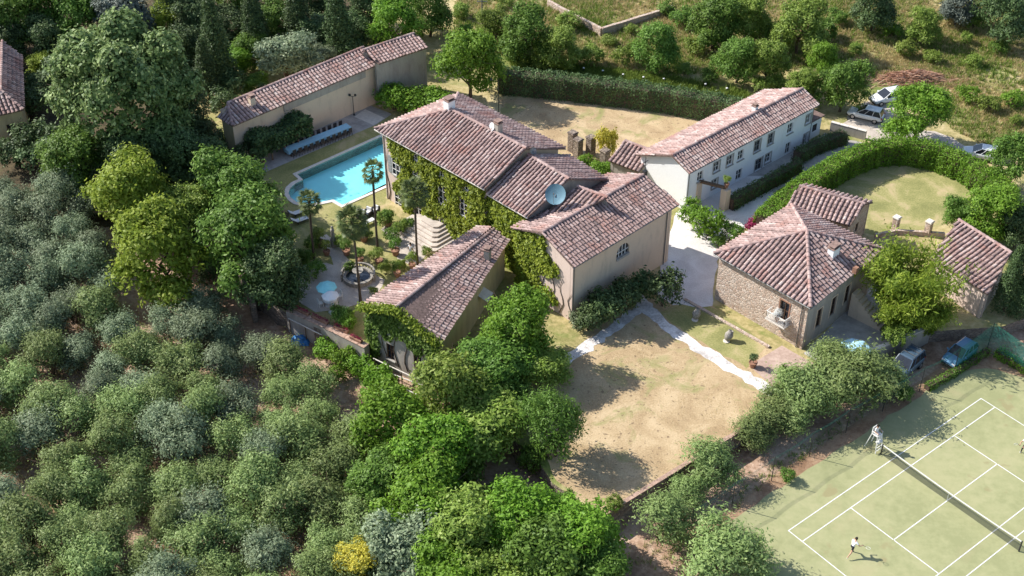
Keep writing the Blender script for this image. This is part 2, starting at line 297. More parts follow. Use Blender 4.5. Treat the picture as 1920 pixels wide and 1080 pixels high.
class MB:
    """collects faces, then links them as ONE mesh object"""
    def __init__(s): s.v = []; s.f = []; s.m = []; s.t = []
    def face(s, pts, m=0, t=0.5):
        i = len(s.v); s.v += [tuple(p) for p in pts]; s.f.append(tuple(range(i, i+len(pts)))); s.m.append(m); s.t.append(t); return s
    def add(s, vs, fs, m=0, t=0.5):
        i = len(s.v); s.v += [tuple(p) for p in vs]
        for f in fs: s.f.append(tuple(i+k for k in f)); s.m.append(m); s.t.append(t)
        return s
    def box(s, c, size, rz=0.0, m=0, t=0.5, taper=1.0):
        hx, hy, hz = size[0]/2, size[1]/2, size[2]/2; co, si = math.cos(rz), math.sin(rz); vs = []
        for z, k in ((-hz, 1.0), (hz, taper)):
            for x, y in ((-hx, -hy), (hx, -hy), (hx, hy), (-hx, hy)):
                vs.append((c[0]+(x*co-y*si)*k, c[1]+(x*si+y*co)*k, c[2]+z))
        return s.add(vs, [(0, 3, 2, 1), (4, 5, 6, 7), (0, 1, 5, 4), (1, 2, 6, 5), (2, 3, 7, 6), (3, 0, 4, 7)], m, t)
    def beam(s, a, b, wd, ht=None, m=0, t=0.5):
        a, b = Vector(a), Vector(b); d = (b-a).normalized(); up = Vector((0, 0, 1)) if abs(d.z) < 0.95 else Vector((0, 1, 0))
        x = d.cross(up).normalized(); y = x.cross(d); ht = ht or wd; vs = []
        for p in (a, b):
            for i, j in ((-1, -1), (1, -1), (1, 1), (-1, 1)): vs.append(p + x*i*wd/2 + y*j*ht/2)
        return s.add(vs, [(0, 1, 2, 3), (7, 6, 5, 4), (0, 4, 5, 1), (1, 5, 6, 2), (2, 6, 7, 3), (3, 7, 4, 0)], m, t)
    def prism(s, poly, z0, z1, m=0, t=0.5, holes=()):
        loops = [[Vector((p[0], p[1], 0)) for p in l] for l in [poly, *holes]]; flat = [p for l in loops for p in l]
        tri = tessellate_polygon(loops); i = len(s.v); k = len(flat)
        s.v += [(p.x, p.y, z1) for p in flat] + [(p.x, p.y, z0) for p in flat]
        for a in tri:
            p, q, r = (flat[j] for j in a)
            a = a if (q-p).cross(r-p).z > 0 else a[::-1]
            s.f.append(tuple(i+j for j in a)); s.f.append(tuple(i+k+j for j in a[::-1])); s.m += [m, m]; s.t += [t, t]
        b = 0
        for l in loops:
            ar = sum(l[j].x*l[(j+1) % len(l)].y-l[(j+1) % len(l)].x*l[j].y for j in range(len(l)))
            ccw = (ar > 0) == (b == 0)
            for j in range(len(l)):
                p, q = i+b+j, i+b+(j+1) % len(l); f = (p+k, q+k, q, p)
                s.f.append(f if ccw else f[::-1]); s.m.append(m); s.t.append(t)
            b += len(l)
        return s
    def tube(s, pts, rad, n=6, m=0, t=0.5, cap=True):
        pts = [Vector(p) for p in pts]; rad = rad if hasattr(rad, '__len__') else [rad]*len(pts); i = len(s.v); ref = Vector((0.31, 0.94, 0.12))
        for j, p in enumerate(pts):
            d = (pts[min(j+1, len(pts)-1)] - pts[max(j-1, 0)]).normalized(); x = d.cross(ref).normalized(); y = d.cross(x)
            for q in range(n): a = 2*PI*q/n; s.v.append(tuple(p + (x*math.cos(a)+y*math.sin(a))*rad[j]))
        for j in range(len(pts)-1):
            for q in range(n):
                a, b = i+j*n+q, i+j*n+(q+1) % n; s.f.append((a, b, b+n, a+n)); s.m.append(m); s.t.append(t)
        if cap:
            for e in (0, len(pts)-1): s.f.append(tuple(i+e*n+q for q in range(n))); s.m.append(m); s.t.append(t)
        return s
    def lathe(s, c, prof, n=16, m=0, t=0.5, sx=1.0, a0=0.0, a1=2*PI):
        i = len(s.v); full = abs(a1-a0-2*PI) < 1e-6; k = n if full else n+1
        for r, z in prof:
            for q in range(k): a = a0+(a1-a0)*q/n; s.v.append((c[0]+r*sx*math.cos(a), c[1]+r*math.sin(a), c[2]+z))
        for j in range(len(prof)-1):
            for q in range(n):
                a, b = i+j*k+q, i+j*k+(q+1) % k; s.f.append((a, b, b+k, a+k)); s.m.append(m); s.t.append(t)
        return s
    def build(s, name, mats, parent=None, kind=None, smooth=False, label=None, loc=None, me_only=False):
        mats = mats if isinstance(mats, (list, tuple)) else [mats]
        o = origin(parent) if parent else Vector(loc or (0, 0, 0)); me = bpy.data.meshes.new(name)
        me.from_pydata([(x-o.x, y-o.y, z-o.z) for x, y, z in s.v], [], s.f)
        for m in mats: me.materials.append(M[m] if isinstance(m, str) else m)
        if len(mats) > 1: me.polygons.foreach_set('material_index', s.m)
        if any(t != 0.5 for t in s.t): me.attributes.new('tint', 'FLOAT', 'FACE').data.foreach_set('value', s.t)
        if smooth: me.polygons.foreach_set('use_smooth', [True]*len(s.f))
        me.update()
        if me_only: return me
        ob = link(name, me, parent, kind, None if parent else o)
        if label: ob['label'] = label
        return ob
def struct(name, mb, mat, **k): return mb.build(name, mat, kind='structure', **k)

# ---------------------------------------------------------------- leaves
def leaf_mesh(name, c, nrm, size, aspect, tint, mat, rng, droop=0.0):
    """c, nrm: (N,3) centres and facing of leaf quads"""
    N = len(c); nrm = nrm/np.linalg.norm(nrm, axis=1, keepdims=True)
    a = rng.normal(size=(N, 3)); a[:, 2] -= droop; t1 = a - (a*nrm).sum(1, keepdims=True)*nrm; t1 /= np.linalg.norm(t1, axis=1, keepdims=True)+1e-9
    t2 = np.cross(nrm, t1); sz = (size*(0.65+0.7*rng.random(N)))[:, None]
    v = np.empty((N, 4, 3)); v[:, 0] = c - t1*sz; v[:, 1] = c + t2*sz*aspect; v[:, 2] = c + t1*sz; v[:, 3] = c - t2*sz*aspect
    me = bpy.data.meshes.new(name); me.vertices.add(N*4); me.vertices.foreach_set('co', v.reshape(-1).astype(np.float32))
    me.loops.add(N*4); me.loops.foreach_set('vertex_index', np.arange(N*4, dtype=np.int32))
    me.polygons.add(N); me.polygons.foreach_set('loop_start', np.arange(0, N*4, 4, dtype=np.int32))
    me.attributes.new('tint', 'FLOAT', 'FACE').data.foreach_set('value', np.clip(tint, 0, 1).astype(np.float32))
    me.materials.append(M[mat]); me.update(calc_edges=True); return me
def sphere_dirs(rng, n):
    d = rng.normal(size=(n, 3)); return d/np.linalg.norm(d, axis=1, keepdims=True)
def lobed(rng, lobes, K, per, spread, fuzz=0.12):
    """clumps on the outside of a set of ellipsoid lobes; each clump a spray of leaves"""
    L = np.array(lobes, float); ar = L[:, 3]*L[:, 4]+L[:, 4]*L[:, 5]+L[:, 3]*L[:, 5]; pick = rng.choice(len(L), K, p=ar/ar.sum())
    d = sphere_dirs(rng, K); d[:, 2] = np.where(d[:, 2] < -0.35, -d[:, 2], d[:, 2])
    c = L[pick, :3] + d*L[pick, 3:]*(1 - np.abs(rng.normal(size=(K, 1)))*fuzz)
    keep = np.ones(K, bool)
    for l in L:
        keep &= (((c-l[:3])/(l[3:]*0.72))**2).sum(1) > 1
    c, d = c[keep], d[keep]; k = len(c); tc = rng.random(k)
    cc = np.repeat(c, per, 0) + rng.normal(size=(k*per, 3))*spread*np.repeat(0.6+0.8*rng.random((k, 1)), per, 0)
    dd = np.repeat(d, per, 0)*1.0 + rng.normal(size=(k*per, 3))*0.46; dd[:, 2] += 0.25
    off = ((cc-np.repeat(c, per, 0))*np.repeat(d, per, 0)).sum(1)/max(spread, 1e-6)
    tt = 0.45*np.repeat(tc, per) + 0.38*rng.random(k*per) + 0.10 + 0.05*off
    return cc, dd, tt
def limb_trunk(rng, h, r, spread, nl=5, top=0.6, lean=0.1, name='trunk', mat='bark', forks=1):
    b = MB()
    for f in range(forks):
        a0 = rng.random()*6.28; base = Vector((math.cos(a0)*0.15*(forks > 1), math.sin(a0)*0.15*(forks > 1), -0.25))
        tip = Vector((math.cos(a0)*lean*h*(1+f*0.7), math.sin(a0)*lean*h*(1+f*0.7), h*top)); mid = (base+tip)/2 + Vector((rng.normal()*0.06*h, rng.normal()*0.06*h, 0))
        b.tube([base, base+(mid-base)*0.12+Vector((0, 0, 0.1)), mid, tip], [r*1.5, r, r*0.8, r*0.55], 7)
        for i in range(nl):
            a = 6.28*i/nl + rng.random()*0.8; st = base.lerp(tip, 0.55+0.45*rng.random()) if i else tip
            en = Vector((math.cos(a)*spread*(0.45+0.3*rng.random()), math.sin(a)*spread*(0.45+0.3*rng.random()), h*(0.72+0.22*rng.random())))
            md = (st+en)/2 + Vector((0, 0, -0.04*h)); b.tube([st, md, en], [r*0.45, r*0.28, r*0.1], 5)
            for j in range(2):
                e2 = en + Vector((rng.normal()*spread*0.28, rng.normal()*spread*0.28, rng.random()*0.15*h)); b.tube([md.lerp(en, 0.5), e2], [r*0.18, r*0.05], 4)
    return b.build(name, mat, me_only=True, smooth=True)

PROTO = {}
def proto(kind, i, trunk, crown): PROTO.setdefault(kind, []).append((trunk, crown))
def make_protos():
    for i in range(8):                                   # olive: loose, cloudy, twiggy crown on a low forked trunk
        rng = np.random.default_rng(100+i); lobes = []
        for k in range(12):
            a = 6.28*k/12+rng.random(); q = 0.3+1.0*rng.random(); lobes.append((math.cos(a)*q, math.sin(a)*q, 1.5+rng.random()*2.0-0.3*q, 0.45+0.5*rng.random(), 0.45+0.5*rng.random(), 0.5+0.6*rng.random()))
        lobes.append((0, 0, 2.5, 1.0, 1.0, 1.1))
        c, d, t = lobed(rng, lobes, 760, 16, 0.19, 0.26); hz = np.clip((c[:, 2]-1.0)/2.8, 0, 1); t = 0.8*t+0.12*rng.random(len(t))
        sp = rng.integers(0, len(c), 2400); up_ = rng.random(2400)[:, None]**1.5*0.75; c = np.concatenate([c, c[sp]+d[sp]/np.linalg.norm(d[sp], axis=1, keepdims=True)*up_+[0, 0, 0.08]]); d = np.concatenate([d, d[sp]]); t = np.concatenate([t, t[sp]])
        proto('olive', i, limb_trunk(rng, 3.0, 0.12, 2.0, 5, 0.45, 0.14, forks=2), leaf_mesh('olive_crown', c, d, 0.10, 0.34, t, 'lf_olive', rng))
    for i in range(5):                                   # broadleaf tree, nominal crown radius 4 m, top 9 m
        rng = np.random.default_rng(200+i); lobes = [(0, 0, 4.9, 2.6, 2.6, 3.0)]
        for k in range(18):
            a = 6.28*k/7+rng.random(); q = 1.3+1.5*rng.random(); z = 2.0+5.6*rng.random(); q *= 1.12*math.sqrt(max(0.12, 1-((z-4.0)/5.2)**2)); lobes.append((math.cos(a)*q, math.sin(a)*q, z, 0.8+0.95*rng.random(), 0.8+0.95*rng.random(), 0.8+0.9*rng.random()))
        c, d, t = lobed(rng, lobes, 1250, 15, 0.27, 0.13)
        proto('broad', i, limb_trunk(rng, 6.5, 0.24, 4.0, 6, 0.55, 0.04), leaf_mesh('broad_crown', c, d, 0.175, 0.5, t, 'lf_green', rng, 0.3))
    for i in range(4):                                   # shrub, nominal radius 1.2, top 2.2
        rng = np.random.default_rng(300+i); lobes = [(0, 0, 0.95, 0.85, 0.85, 0.9)]
        for k in range(8):
            a = 6.28*k/8+rng.random(); q = 0.4+0.45*rng.random(); lobes.append((math.cos(a)*q, math.sin(a)*q, 0.6+1.0*rng.random(), 0.35+0.3*rng.random(), 0.35+0.3*rng.random(), 0.35+0.3*rng.random()))
        c, d, t = lobed(rng, lobes, 260, 12, 0.12, 0.12)
        proto('shrub', i, limb_trunk(rng, 1.4, 0.05, 1.0, 4, 0.3, 0.1, forks=2), leaf_mesh('shrub_crown', c, d, 0.10, 0.5, t, 'lf_green', rng))
    rng = np.random.default_rng(400); lobes = [(0, 0, 7.5, 6.2, 6.2, 5.4)]           # the big pale tipped tree
    for k in range(34):
        a = rng.random()*6.28; z = 3.0+10.5*rng.random(); q = 6.6*math.sqrt(max(0.1, 1-((z-7)/7.6)**2))*(0.72+0.2*rng.random()); lobes.append((math.cos(a)*q, math.sin(a)*q, z, 1.3+0.9*rng.random(), 1.3+0.9*rng.random(), 1.2+0.8*rng.random()))
    c, d, t = lobed(rng, lobes, 4300, 14, 0.26, 0.09); t = t - 0.12 + 0.28*(np.repeat(rng.random(len(t)//14), 14) > 0.6)
    proto('lime', 0, limb_trunk(rng, 10, 0.42, 7, 7, 0.5, 0.03), leaf_mesh('lime_crown', c, d, 0.21, 0.6, t, 'lf_lime', rng))
    for i in range(3):                                   # conifer spire, nominal radius 2, top 12
        rng = np.random.default_rng(500+i); K = 1300; z = rng.random(K)**0.8*11.2+0.8; a = rng.random(K)*6.28; r = 2.0*(1-(z/12.4)**1.6)*(0.75+0.3*np.sin(a*3+z*1.7+i)**2)*(0.82+0.18*rng.random(K))
        c = np.stack([np.cos(a)*r, np.sin(a)*r, z], 1); d = np.stack([np.cos(a), np.sin(a), 0.3+0*a], 1); per = 10
        cc = np.repeat(c, per, 0)+rng.normal(size=(K*per, 3))*[0.2, 0.2, 0.28]; dd = np.repeat(d, per, 0)+rng.normal(size=(K*per, 3))*0.5; t = 0.4*np.repeat(rng.random(K), per)+0.5*rng.random(K*per)
        proto('spire', i, limb_trunk(rng, 10, 0.2, 0.8, 3, 0.9, 0.0), leaf_mesh('spire_crown', cc, dd, 0.15, 0.4, t, 'lf_dark', rng, 0.8))
    for i in range(2):                                   # bamboo: arching plumes of thin leaves
        rng = np.random.default_rng(600+i); cs = []; ds = []; ts = []; tb = MB()
        for k in range(120):
            a = rng.random()*6.28; rr = 1.25*math.sqrt(rng.random()); b = np.array([math.cos(a)*rr, math.sin(a)*rr, 0]); h = 4.2+2.6*rng.random(); ln = 0.9+1.5*rng.random()*(0.5+rr/1.25)
            u = np.linspace(0, 1, 6); p = b+np.stack([math.cos(a)*ln*u**2.2, math.sin(a)*ln*u**2.2, h*(u-0.22*u**3)], 1); tb.tube([tuple(q) for q in p], [0.025, 0.024, 0.02, 0.016, 0.012, 0.006], 4, cap=False)
            q = rng.random(130)**0.7; pp = b+np.stack([math.cos(a)*ln*q**2.2, math.sin(a)*ln*q**2.2, h*(q-0.22*q**3)], 1)+rng.normal(size=(130, 3))*0.2*(0.4+q[:, None])
            cs.append(pp); dn = rng.normal(size=(130, 3)); dn[:, 0] += math.cos(a)*0.7; dn[:, 1] += math.sin(a)*0.7; dn[:, 2] += 0.6; ds.append(dn); ts.append(0.3*rng.random()+0.6*rng.random(130)+0.05)
        proto('bamboo', i, tb.build('culms', 'lf_weed', me_only=True), leaf_mesh('bamboo_crown', np.concatenate(cs), np.concatenate(ds), 0.19, 0.24, np.concatenate(ts), 'lf_yellow', rng, 1.2))
make_protos()
_rp = random.Random(5)
def plant(kind, name, label, cat, loc, sc=1.0, group=None, mat=None, var=None, rz=None, trunk='trunk'):
    i = _rp.randrange(len(PROTO[kind])) if var is None else var % len(PROTO[kind]); tm, cm = PROTO[kind][i]
    o = thing(name, label, cat, loc, group, _rp.random()*6.28 if rz is None else rz); o.scale = sc if hasattr(sc, '__len__') else (sc,)*3
    link(trunk, tm, o); c = link('crown', cm, o)
    if mat: c.material_slots[0].link = 'OBJECT'; c.material_slots[0].material = M[mat]
    return o
def tree_at(kind, px, py, r, name, label, cat='tree', group=None, mat=None, sz=1.0, var=None):
    """a tree whose crown centre was measured at px, py; r = crown radius in metres, sz = height factor"""
    r0, zc = {'olive': (1.95, 2.5), 'broad': (4.0, 4.7), 'shrub': (1.25, 1.1), 'lime': (7.6, 7.5), 'spire': (2.0, 6.5), 'bamboo': (2.6, 3.6)}[kind]
    k = r/r0; p = atg(px, py, zc*k*sz)
    return plant(kind, name, label, cat, (p.x, p.y, p.z-0.03), (k, k, k*sz), group, mat, var)

def sheet_leaves(name, A, B, z0, ztop, n, mat, rng, size=0.13, keep=None, thick=0.22, parent=None, flip=1):
    """climbing leaves over the wall A-B (both xy); ztop(s) gives the upper edge; keep(s, z) masks"""
    A = np.array(A[:2], float); B = np.array(B[:2], float); L = np.linalg.norm(B-A); u = (B-A)/L; nn = np.array([u[1], -u[0]])*flip
    K = n//10; s = rng.random(K)*L; zt = np.array([ztop(x) for x in s]); z = z0+rng.random(K)*(zt-z0); ok = np.ones(K, bool)
    if keep: ok = np.array([keep(a, b) for a, b in zip(s, z)])
    s, z = s[ok], z[ok]; K = len(s); bul = 0.05+thick*rng.random(K)**1.6
    s2 = np.repeat(s, 10)+rng.normal(size=K*10)*0.17; z2 = np.repeat(z, 10)+rng.normal(size=K*10)*0.17; o = np.abs(np.repeat(bul, 10)+rng.normal(size=K*10)*0.06)+0.03
    c = np.stack([A[0]+u[0]*s2+nn[0]*o, A[1]+u[1]*s2+nn[1]*o, z2], 1)
    d = np.stack([np.full(K*10, nn[0]), np.full(K*10, nn[1]), np.full(K*10, 0.55)], 1)+rng.normal(size=(K*10, 3))*0.42
    t = 0.4*np.repeat(rng.random(K), 10)+0.5*rng.random(K*10)+0.05
    return leaf_mesh(name, c, d, size, 0.75, t, mat, rng, 0.4)
def hedge(name, label, path, wd, ht, mat='lf_green', z=None, per_m2=95, seed=1, size=0.085, top_rough=0.12, group=None):
    """a clipped hedge along a path: woody core with leaves over every side"""
    rng = np.random.default_rng(seed); P = [Vector(p) for p in path]; o = thing(name, label, 'hedge', (P[0].x, P[0].y, gz(P[0].x, P[0].y) if z is None else z), group)
    z0 = o.location.z; seg = []; b = MB(); le = []; ri = []
    for i, p in enumerate(P):
        d = (P[min(i+1, len(P)-1)]-P[max(i-1, 0)]); d = Vector((d.x, d.y, 0)).normalized(); q = Vector((-d.y, d.x, 0)); le.append(p+q*wd*0.40); ri.append(p-q*wd*0.40)
    b.prism(le+ri[::-1], z0-0.1, z0+ht*0.9); b.build('core', 'bark', o)
    cs = []; ds = []
    for i in range(len(P)-1):
        a, c = P[i], P[i+1]; L = (c-a).length; d = (c-a).normalized(); q = Vector((-d.y, d.x, 0))
        for face in ('l', 'r', 't'):
            n = int(L*(wd if face == 't' else ht)*per_m2*(1.15 if face == 't' else 1)); s = rng.random(n)*L; bl = 0.10*np.sin(s*1.9+i)+0.09*np.sin(s*4.3+2*i)
            if face == 't': w = (rng.random(n)-0.5)*wd; h = ht+rng.normal(size=n)*top_rough+bl*0.8; nrm = (0, 0, 1)
            else:
                sg = 1 if face == 'l' else -1; h = rng.random(n)*ht; w = sg*(wd/2+rng.normal(size=n)*0.08+bl*0.7); nrm = (q.x*sg, q.y*sg, 0.25)
            cs.append(np.stack([a.x+d.x*s+q.x*w, a.y+d.y*s+q.y*w, z0+h], 1)); ds.append(np.array(nrm)+rng.normal(size=(n, 3))*0.5)
    c = np.concatenate(cs)-np.array(o.location); t = 0.55*rng.random(len(c))+0.25+0.2*np.sin(c[:, 0]*1.7)*np.sin(c[:, 1]*1.3+c[:, 2])
    link('foliage', leaf_mesh('hedge_foliage', c, np.concatenate(ds), size, 0.55, t, mat, rng), o); return o

# ---------------------------------------------------------------- ground
def make_ground():
    b = MB(); xs = [-700, -300, -140] + list(range(-84, 85, 2)) + [140, 300, 700]; ys = [-500, -100, 10, 40] + list(range(52, 201, 2)) + [260, 400, 900]; nx = len(xs)
    for y in ys:
        for x in xs:
            b.v.append((x, y, -3.2 if inside(x, y, PLATEAU, 1.2) else min(base_z(x, y), 8)-(0.004 if inside(x, y, PLATEAU, -2.5) else 0)))
    for j in range(len(ys)-1):
        for i in range(nx-1): b.f.append((j*nx+i, j*nx+i+1, (j+1)*nx+i+1, (j+1)*nx+i))
    for f in b.f:
        x = sum(b.v[k][0] for k in f)/4; y = sum(b.v[k][1] for k in f)/4
        b.m.append((0 if y < 106 else 2) if x < -8 and y < 172 and (x < -20 or y < 106) else (0 if y < 106 else 1)); b.t.append(0.5)
    struct('ground', b, ['soil', 'field', 'shade_litter'], smooth=True)
make_ground()
POOL = [(713, 257), (557, 327), (568, 337), (553, 345), (544, 353), (541, 362), (545, 371), (556, 379), (570, 383), (585, 383), (625, 375), (642, 385), (745, 339)]
_pl = [at(*p) for p in POOL]
_pa, _pb = _pl[0], _pl[1]
_pn = (Vector((_pl[-1].x-_pl[-2].x, _pl[-1].y-_pl[-2].y, 0))).normalized()
POOLW = _pl[1:-1] + [_pl[-2]+_pn*11.6, _pl[0]+ (_pl[0]-_pl[1]).normalized()*1.5]
b = MB(); b.prism(PLATEAU, -4.2, 0.0, holes=[POOLW]); nt_ = len(b.f)-len(PLATEAU)-len(POOLW); b.m = [0]*nt_+[1]*(len(b.f)-nt_); struct('terrace_ground', b, ['field', 'stone_dark'])
def patch(name, pts, z, mat, world=False):
    b = MB(); P = pts if world else [at(*p) for p in pts]; loops = [[Vector((p[0], p[1], 0)) for p in P]]; i = 0
    for t in tessellate_polygon(loops):
        q = [P[k] for k in t]; n = (Vector((q[1][0]-q[0][0], q[1][1]-q[0][1], 0))).cross(Vector((q[2][0]-q[0][0], q[2][1]-q[0][1], 0))).z
        b.face([(p[0], p[1], z) for p in (q if n > 0 else q[::-1])])
    return struct(name, b, mat)
def wobble(pts, amp=0.18, step=0.8, seed=1, world=False):
    """a polygon in metres with a slightly uneven, worn edge"""
    rg = random.Random(seed); P = pts if world else [at(*p) for p in pts]; out = []
    for i, p in enumerate(P):
        q = P[(i+1) % len(P)]; n = max(1, int((q-p).length/step))
        for k in range(n):
            r = p.lerp(q, k/n); out.append(Vector((r.x+rg.gauss(0, amp), r.y+rg.gauss(0, amp), 0)))
    return out
def ribbon(pts, wd, seed=1, amp=0.12, step=0.5):
    rg = random.Random(seed); P = [at(*p) for p in pts]; Q = []
    for i in range(len(P)-1):
        n = max(1, int((P[i+1]-P[i]).length/step)); Q += [P[i].lerp(P[i+1], k/n) for k in range(n)]
    Q.append(P[-1]); le = []; ri = []
    for i, p in enumerate(Q):
        d = (Q[min(i+1, len(Q)-1)]-Q[max(0, i-1)]).normalized(); q = Vector((-d.y, d.x, 0)); le.append(p+q*(wd/2+rg.gauss(0, amp))); ri.append(p-q*(wd/2+rg.gauss(0, amp)))
    return le+ri[::-1]
patch('woodland_floor', wobble([(300, 235), (400, 225), (430, 296), (492, 322), (500, 385), (545, 400), (525, 520), (545, 588), (470, 543), (400, 450)], 0.1), 0.002, 'shade_litter', True)  # dark sheet standing in for tree shade on the woodland ground
patch('front_lawn', wobble([(1000, 800), (1060, 700), (1110, 620), (1215, 560), (1330, 570), (1440, 650), (1500, 690), (1462, 738), (1421, 783), (1131, 964), (1042, 902)], 0.05), 0.004, 'drylawn', True)
patch('side_lawn', wobble([(1232, 588), (1290, 560), (1340, 578), (1440, 648), (1400, 690), (1330, 650)], 0.12), 0.008, 'greenlawn', True)
patch('gravel_drive', wobble([(1236, 520), (1246, 470), (1266, 400), (1290, 385), (1300, 340), (1360, 330), (1440, 330), (1455, 372), (1410, 420), (1362, 452), (1345, 490), (1335, 575), (1262, 572), (1225, 548)], 0.08), 0.012, 'gravel', True)
patch('pebble_path', ribbon([(1195, 555), (1213, 580), (1262, 622), (1330, 664), (1405, 712), (1450, 738)], 1.25, 3), 0.016, 'pathwhite', True)
patch('courtyard_path', ribbon([(1040, 690), (1085, 660), (1130, 630), (1165, 605), (1205, 574)], 1.1, 4), 0.020, 'pathwhite', True)
patch('paved_terrace', [(1404, 686), (1466, 648), (1500, 668), (1560, 700), (1472, 744)], 0.024, 'terrace')
patch('garden_lawn', wobble([(545, 400), (600, 385), (640, 388), (715, 356), (728, 395), (800, 440), (850, 470), (700, 572), (680, 650), (560, 588), (525, 520)], 0.1), 0.004, 'greenlawn', True)
patch('garden_path', ribbon([(600, 445), (628, 465), (640, 492), (668, 510), (705, 528), (690, 558)], 1.5, 6, 0.06), 0.010, 'path', True)
patch('garden_court', wobble([(560, 500), (610, 492), (650, 505), (690, 505), (720, 525), (705, 560), (640, 580), (590, 585), (560, 565)], 0.08, seed=4), 0.013, 'path', True)
patch('step_path', wobble([(728, 418), (760, 430), (790, 445), (800, 480), (775, 500), (745, 485), (735, 455), (715, 432)], 0.06, seed=5), 0.016, 'path', True)
patch('pool_lawn', wobble([(500, 315), (720, 222), (770, 240), (740, 365), (560, 400), (505, 385)], 0.08), 0.004, 'greenlawn', True) if False else None
b = MB(); b.prism(wobble([(490, 322), (745, 205), (790, 245), (745, 352), (640, 402), (555, 402), (500, 380)], 0.06), -0.05, 0.006, holes=[POOLW]); struct('pool_lawn', b, 'greenlawn')
patch('patio', [(425, 300), (505, 265), (690, 196), (735, 214), (705, 234), (490, 326)], 0.012, 'paving')
patch('painted_sun_patch', [(664, 219), (685, 205), (722, 222), (700, 235)], 0.018, 'coping')  # paler sheet, sunlight on the patio put into its colour
patch('back_lawn', wobble([(935, 186), (1000, 182), (1360, 220), (1330, 260), (1190, 300), (1060, 292), (940, 215)], 0.1), 0.004, 'drylawn', True)
patch('round_lawn', wobble([(1500, 370), (1560, 335), (1640, 315), (1760, 312), (1850, 350), (1840, 400), (1760, 425), (1640, 440), (1590, 430)], 0.1), 0.004, 'greenlawn', True)
patch('farm_track', wobble([(1600, 205), (1660, 170), (1700, 190), (1670, 225), (1700, 240), (1770, 250), (1850, 300), (1800, 318), (1700, 275), (1630, 262), (1575, 240)], 0.2), 0.004, 'path', True)
patch('rear_yard', wobble([(1545, 250), (1620, 268), (1580, 300), (1480, 340), (1440, 370), (1380, 370), (1400, 330)], 0.1), 0.008, 'paving', True)
patch('house_yard', wobble([(1505, 664), (1640, 530), (1690, 520), (1760, 575), (1735, 620), (1640, 661), (1570, 696)], 0.05), 0.012, 'paving', True)
# pool: basin, coping, water
b = MB(); n = len(POOLW); b.prism(POOLW, -1.10, -0.95)
for i in range(n):
    p, q = POOLW[i], POOLW[(i+1) % n]; b.face([(p.x, p.y, -1.0), (p.x, p.y, -0.02), (q.x, q.y, -0.02), (q.x, q.y, -1.0)])
pool = thing('swimming_pool', 'turquoise swimming pool with rounded end and pale stone coping beside the villa', 'pool', (-16, 114, 0))
b.build('basin', 'pooltile', pool)
cen = Vector((sum(p.x for p in POOLW)/n, sum(p.y for p in POOLW)/n, 0)); outer = []
for i, p in enumerate(POOLW):
    a, c = POOLW[i-1], POOLW[(i+1) % n]; d1 = (p-a).normalized(); d2 = (c-p).normalized(); nn = Vector((d1.y+d2.y, -d1.x-d2.x, 0)); nn.z = 0; nn = nn.normalized()
    if inside(p.x+nn.x*0.2, p.y+nn.y*0.2, POOLW): nn = -nn
    outer.append(Vector((p.x+nn.x*0.46, p.y+nn.y*0.46, 0)))
b = MB(); b.prism(outer, -0.1, 0.07, holes=[POOLW]); b.build('coping', 'coping', pool)
b = MB()
for t in tessellate_polygon([POOLW]):
    q = [POOLW[k] for k in t]; q = q if (q[1]-q[0]).cross(q[2]-q[0]).z > 0 else q[::-1]; b.face([(p.x, p.y, -0.14) for p in q])
b.build('water', 'water', pool)

# ---------------------------------------------------------------- tennis court
b = MB(); b.prism([court(-4.6, -7.2), court(19, -7.2), court(19, 30.0), court(-4.6, 30.0)], COURT_Z-0.3, COURT_Z-0.012); struct('court_base', b, 'clay')
patch('tennis_court_surface', wobble([court(-3.45, -6.0), court(18.5, -6.0), court(18.5, 28.7), court(0.5, 28.9), court(-2.2, 27.4), court(-3.35, 25.0)], 0.07, 1.0, 8, True), COURT_Z-0.004, 'courtgreen', True)
tc = thing('court_marking', 'white painted lines of the green tennis court', 'court lines', court(5.485, 11.885))
def cline(u0, v0, u1, v1, wd=0.075):
    d = Vector((u1-u0, v1-v0, 0)).normalized(); n_ = Vector((-d.y, d.x, 0))*wd/2; b = MB()
    b.face([court(u0+n_.x, v0+n_.y, 0.004), court(u0-n_.x, v0-n_.y, 0.004), court(u1-n_.x, v1-n_.y, 0.004), court(u1+n_.x, v1+n_.y, 0.004)]); b.build('line', 'line', tc)
h_ = 0.038
for u in (0, 1.37, 9.6, 10.97): cline(u, 0-h_, u, 23.77+h_)
for v in (0, 23.77):
    for u0, u1 in ((0, 1.37), (1.37, 9.6), (9.6, 10.97)): cline(u0+h_, v, u1-h_, v)
for v in (5.485, 18.285):
    for u0, u1 in ((1.37, 5.485), (5.485, 9.6)): cline(u0+h_, v, u1-h_, v)
cline(5.485, 5.485+h_, 5.485, 18.285-h_)
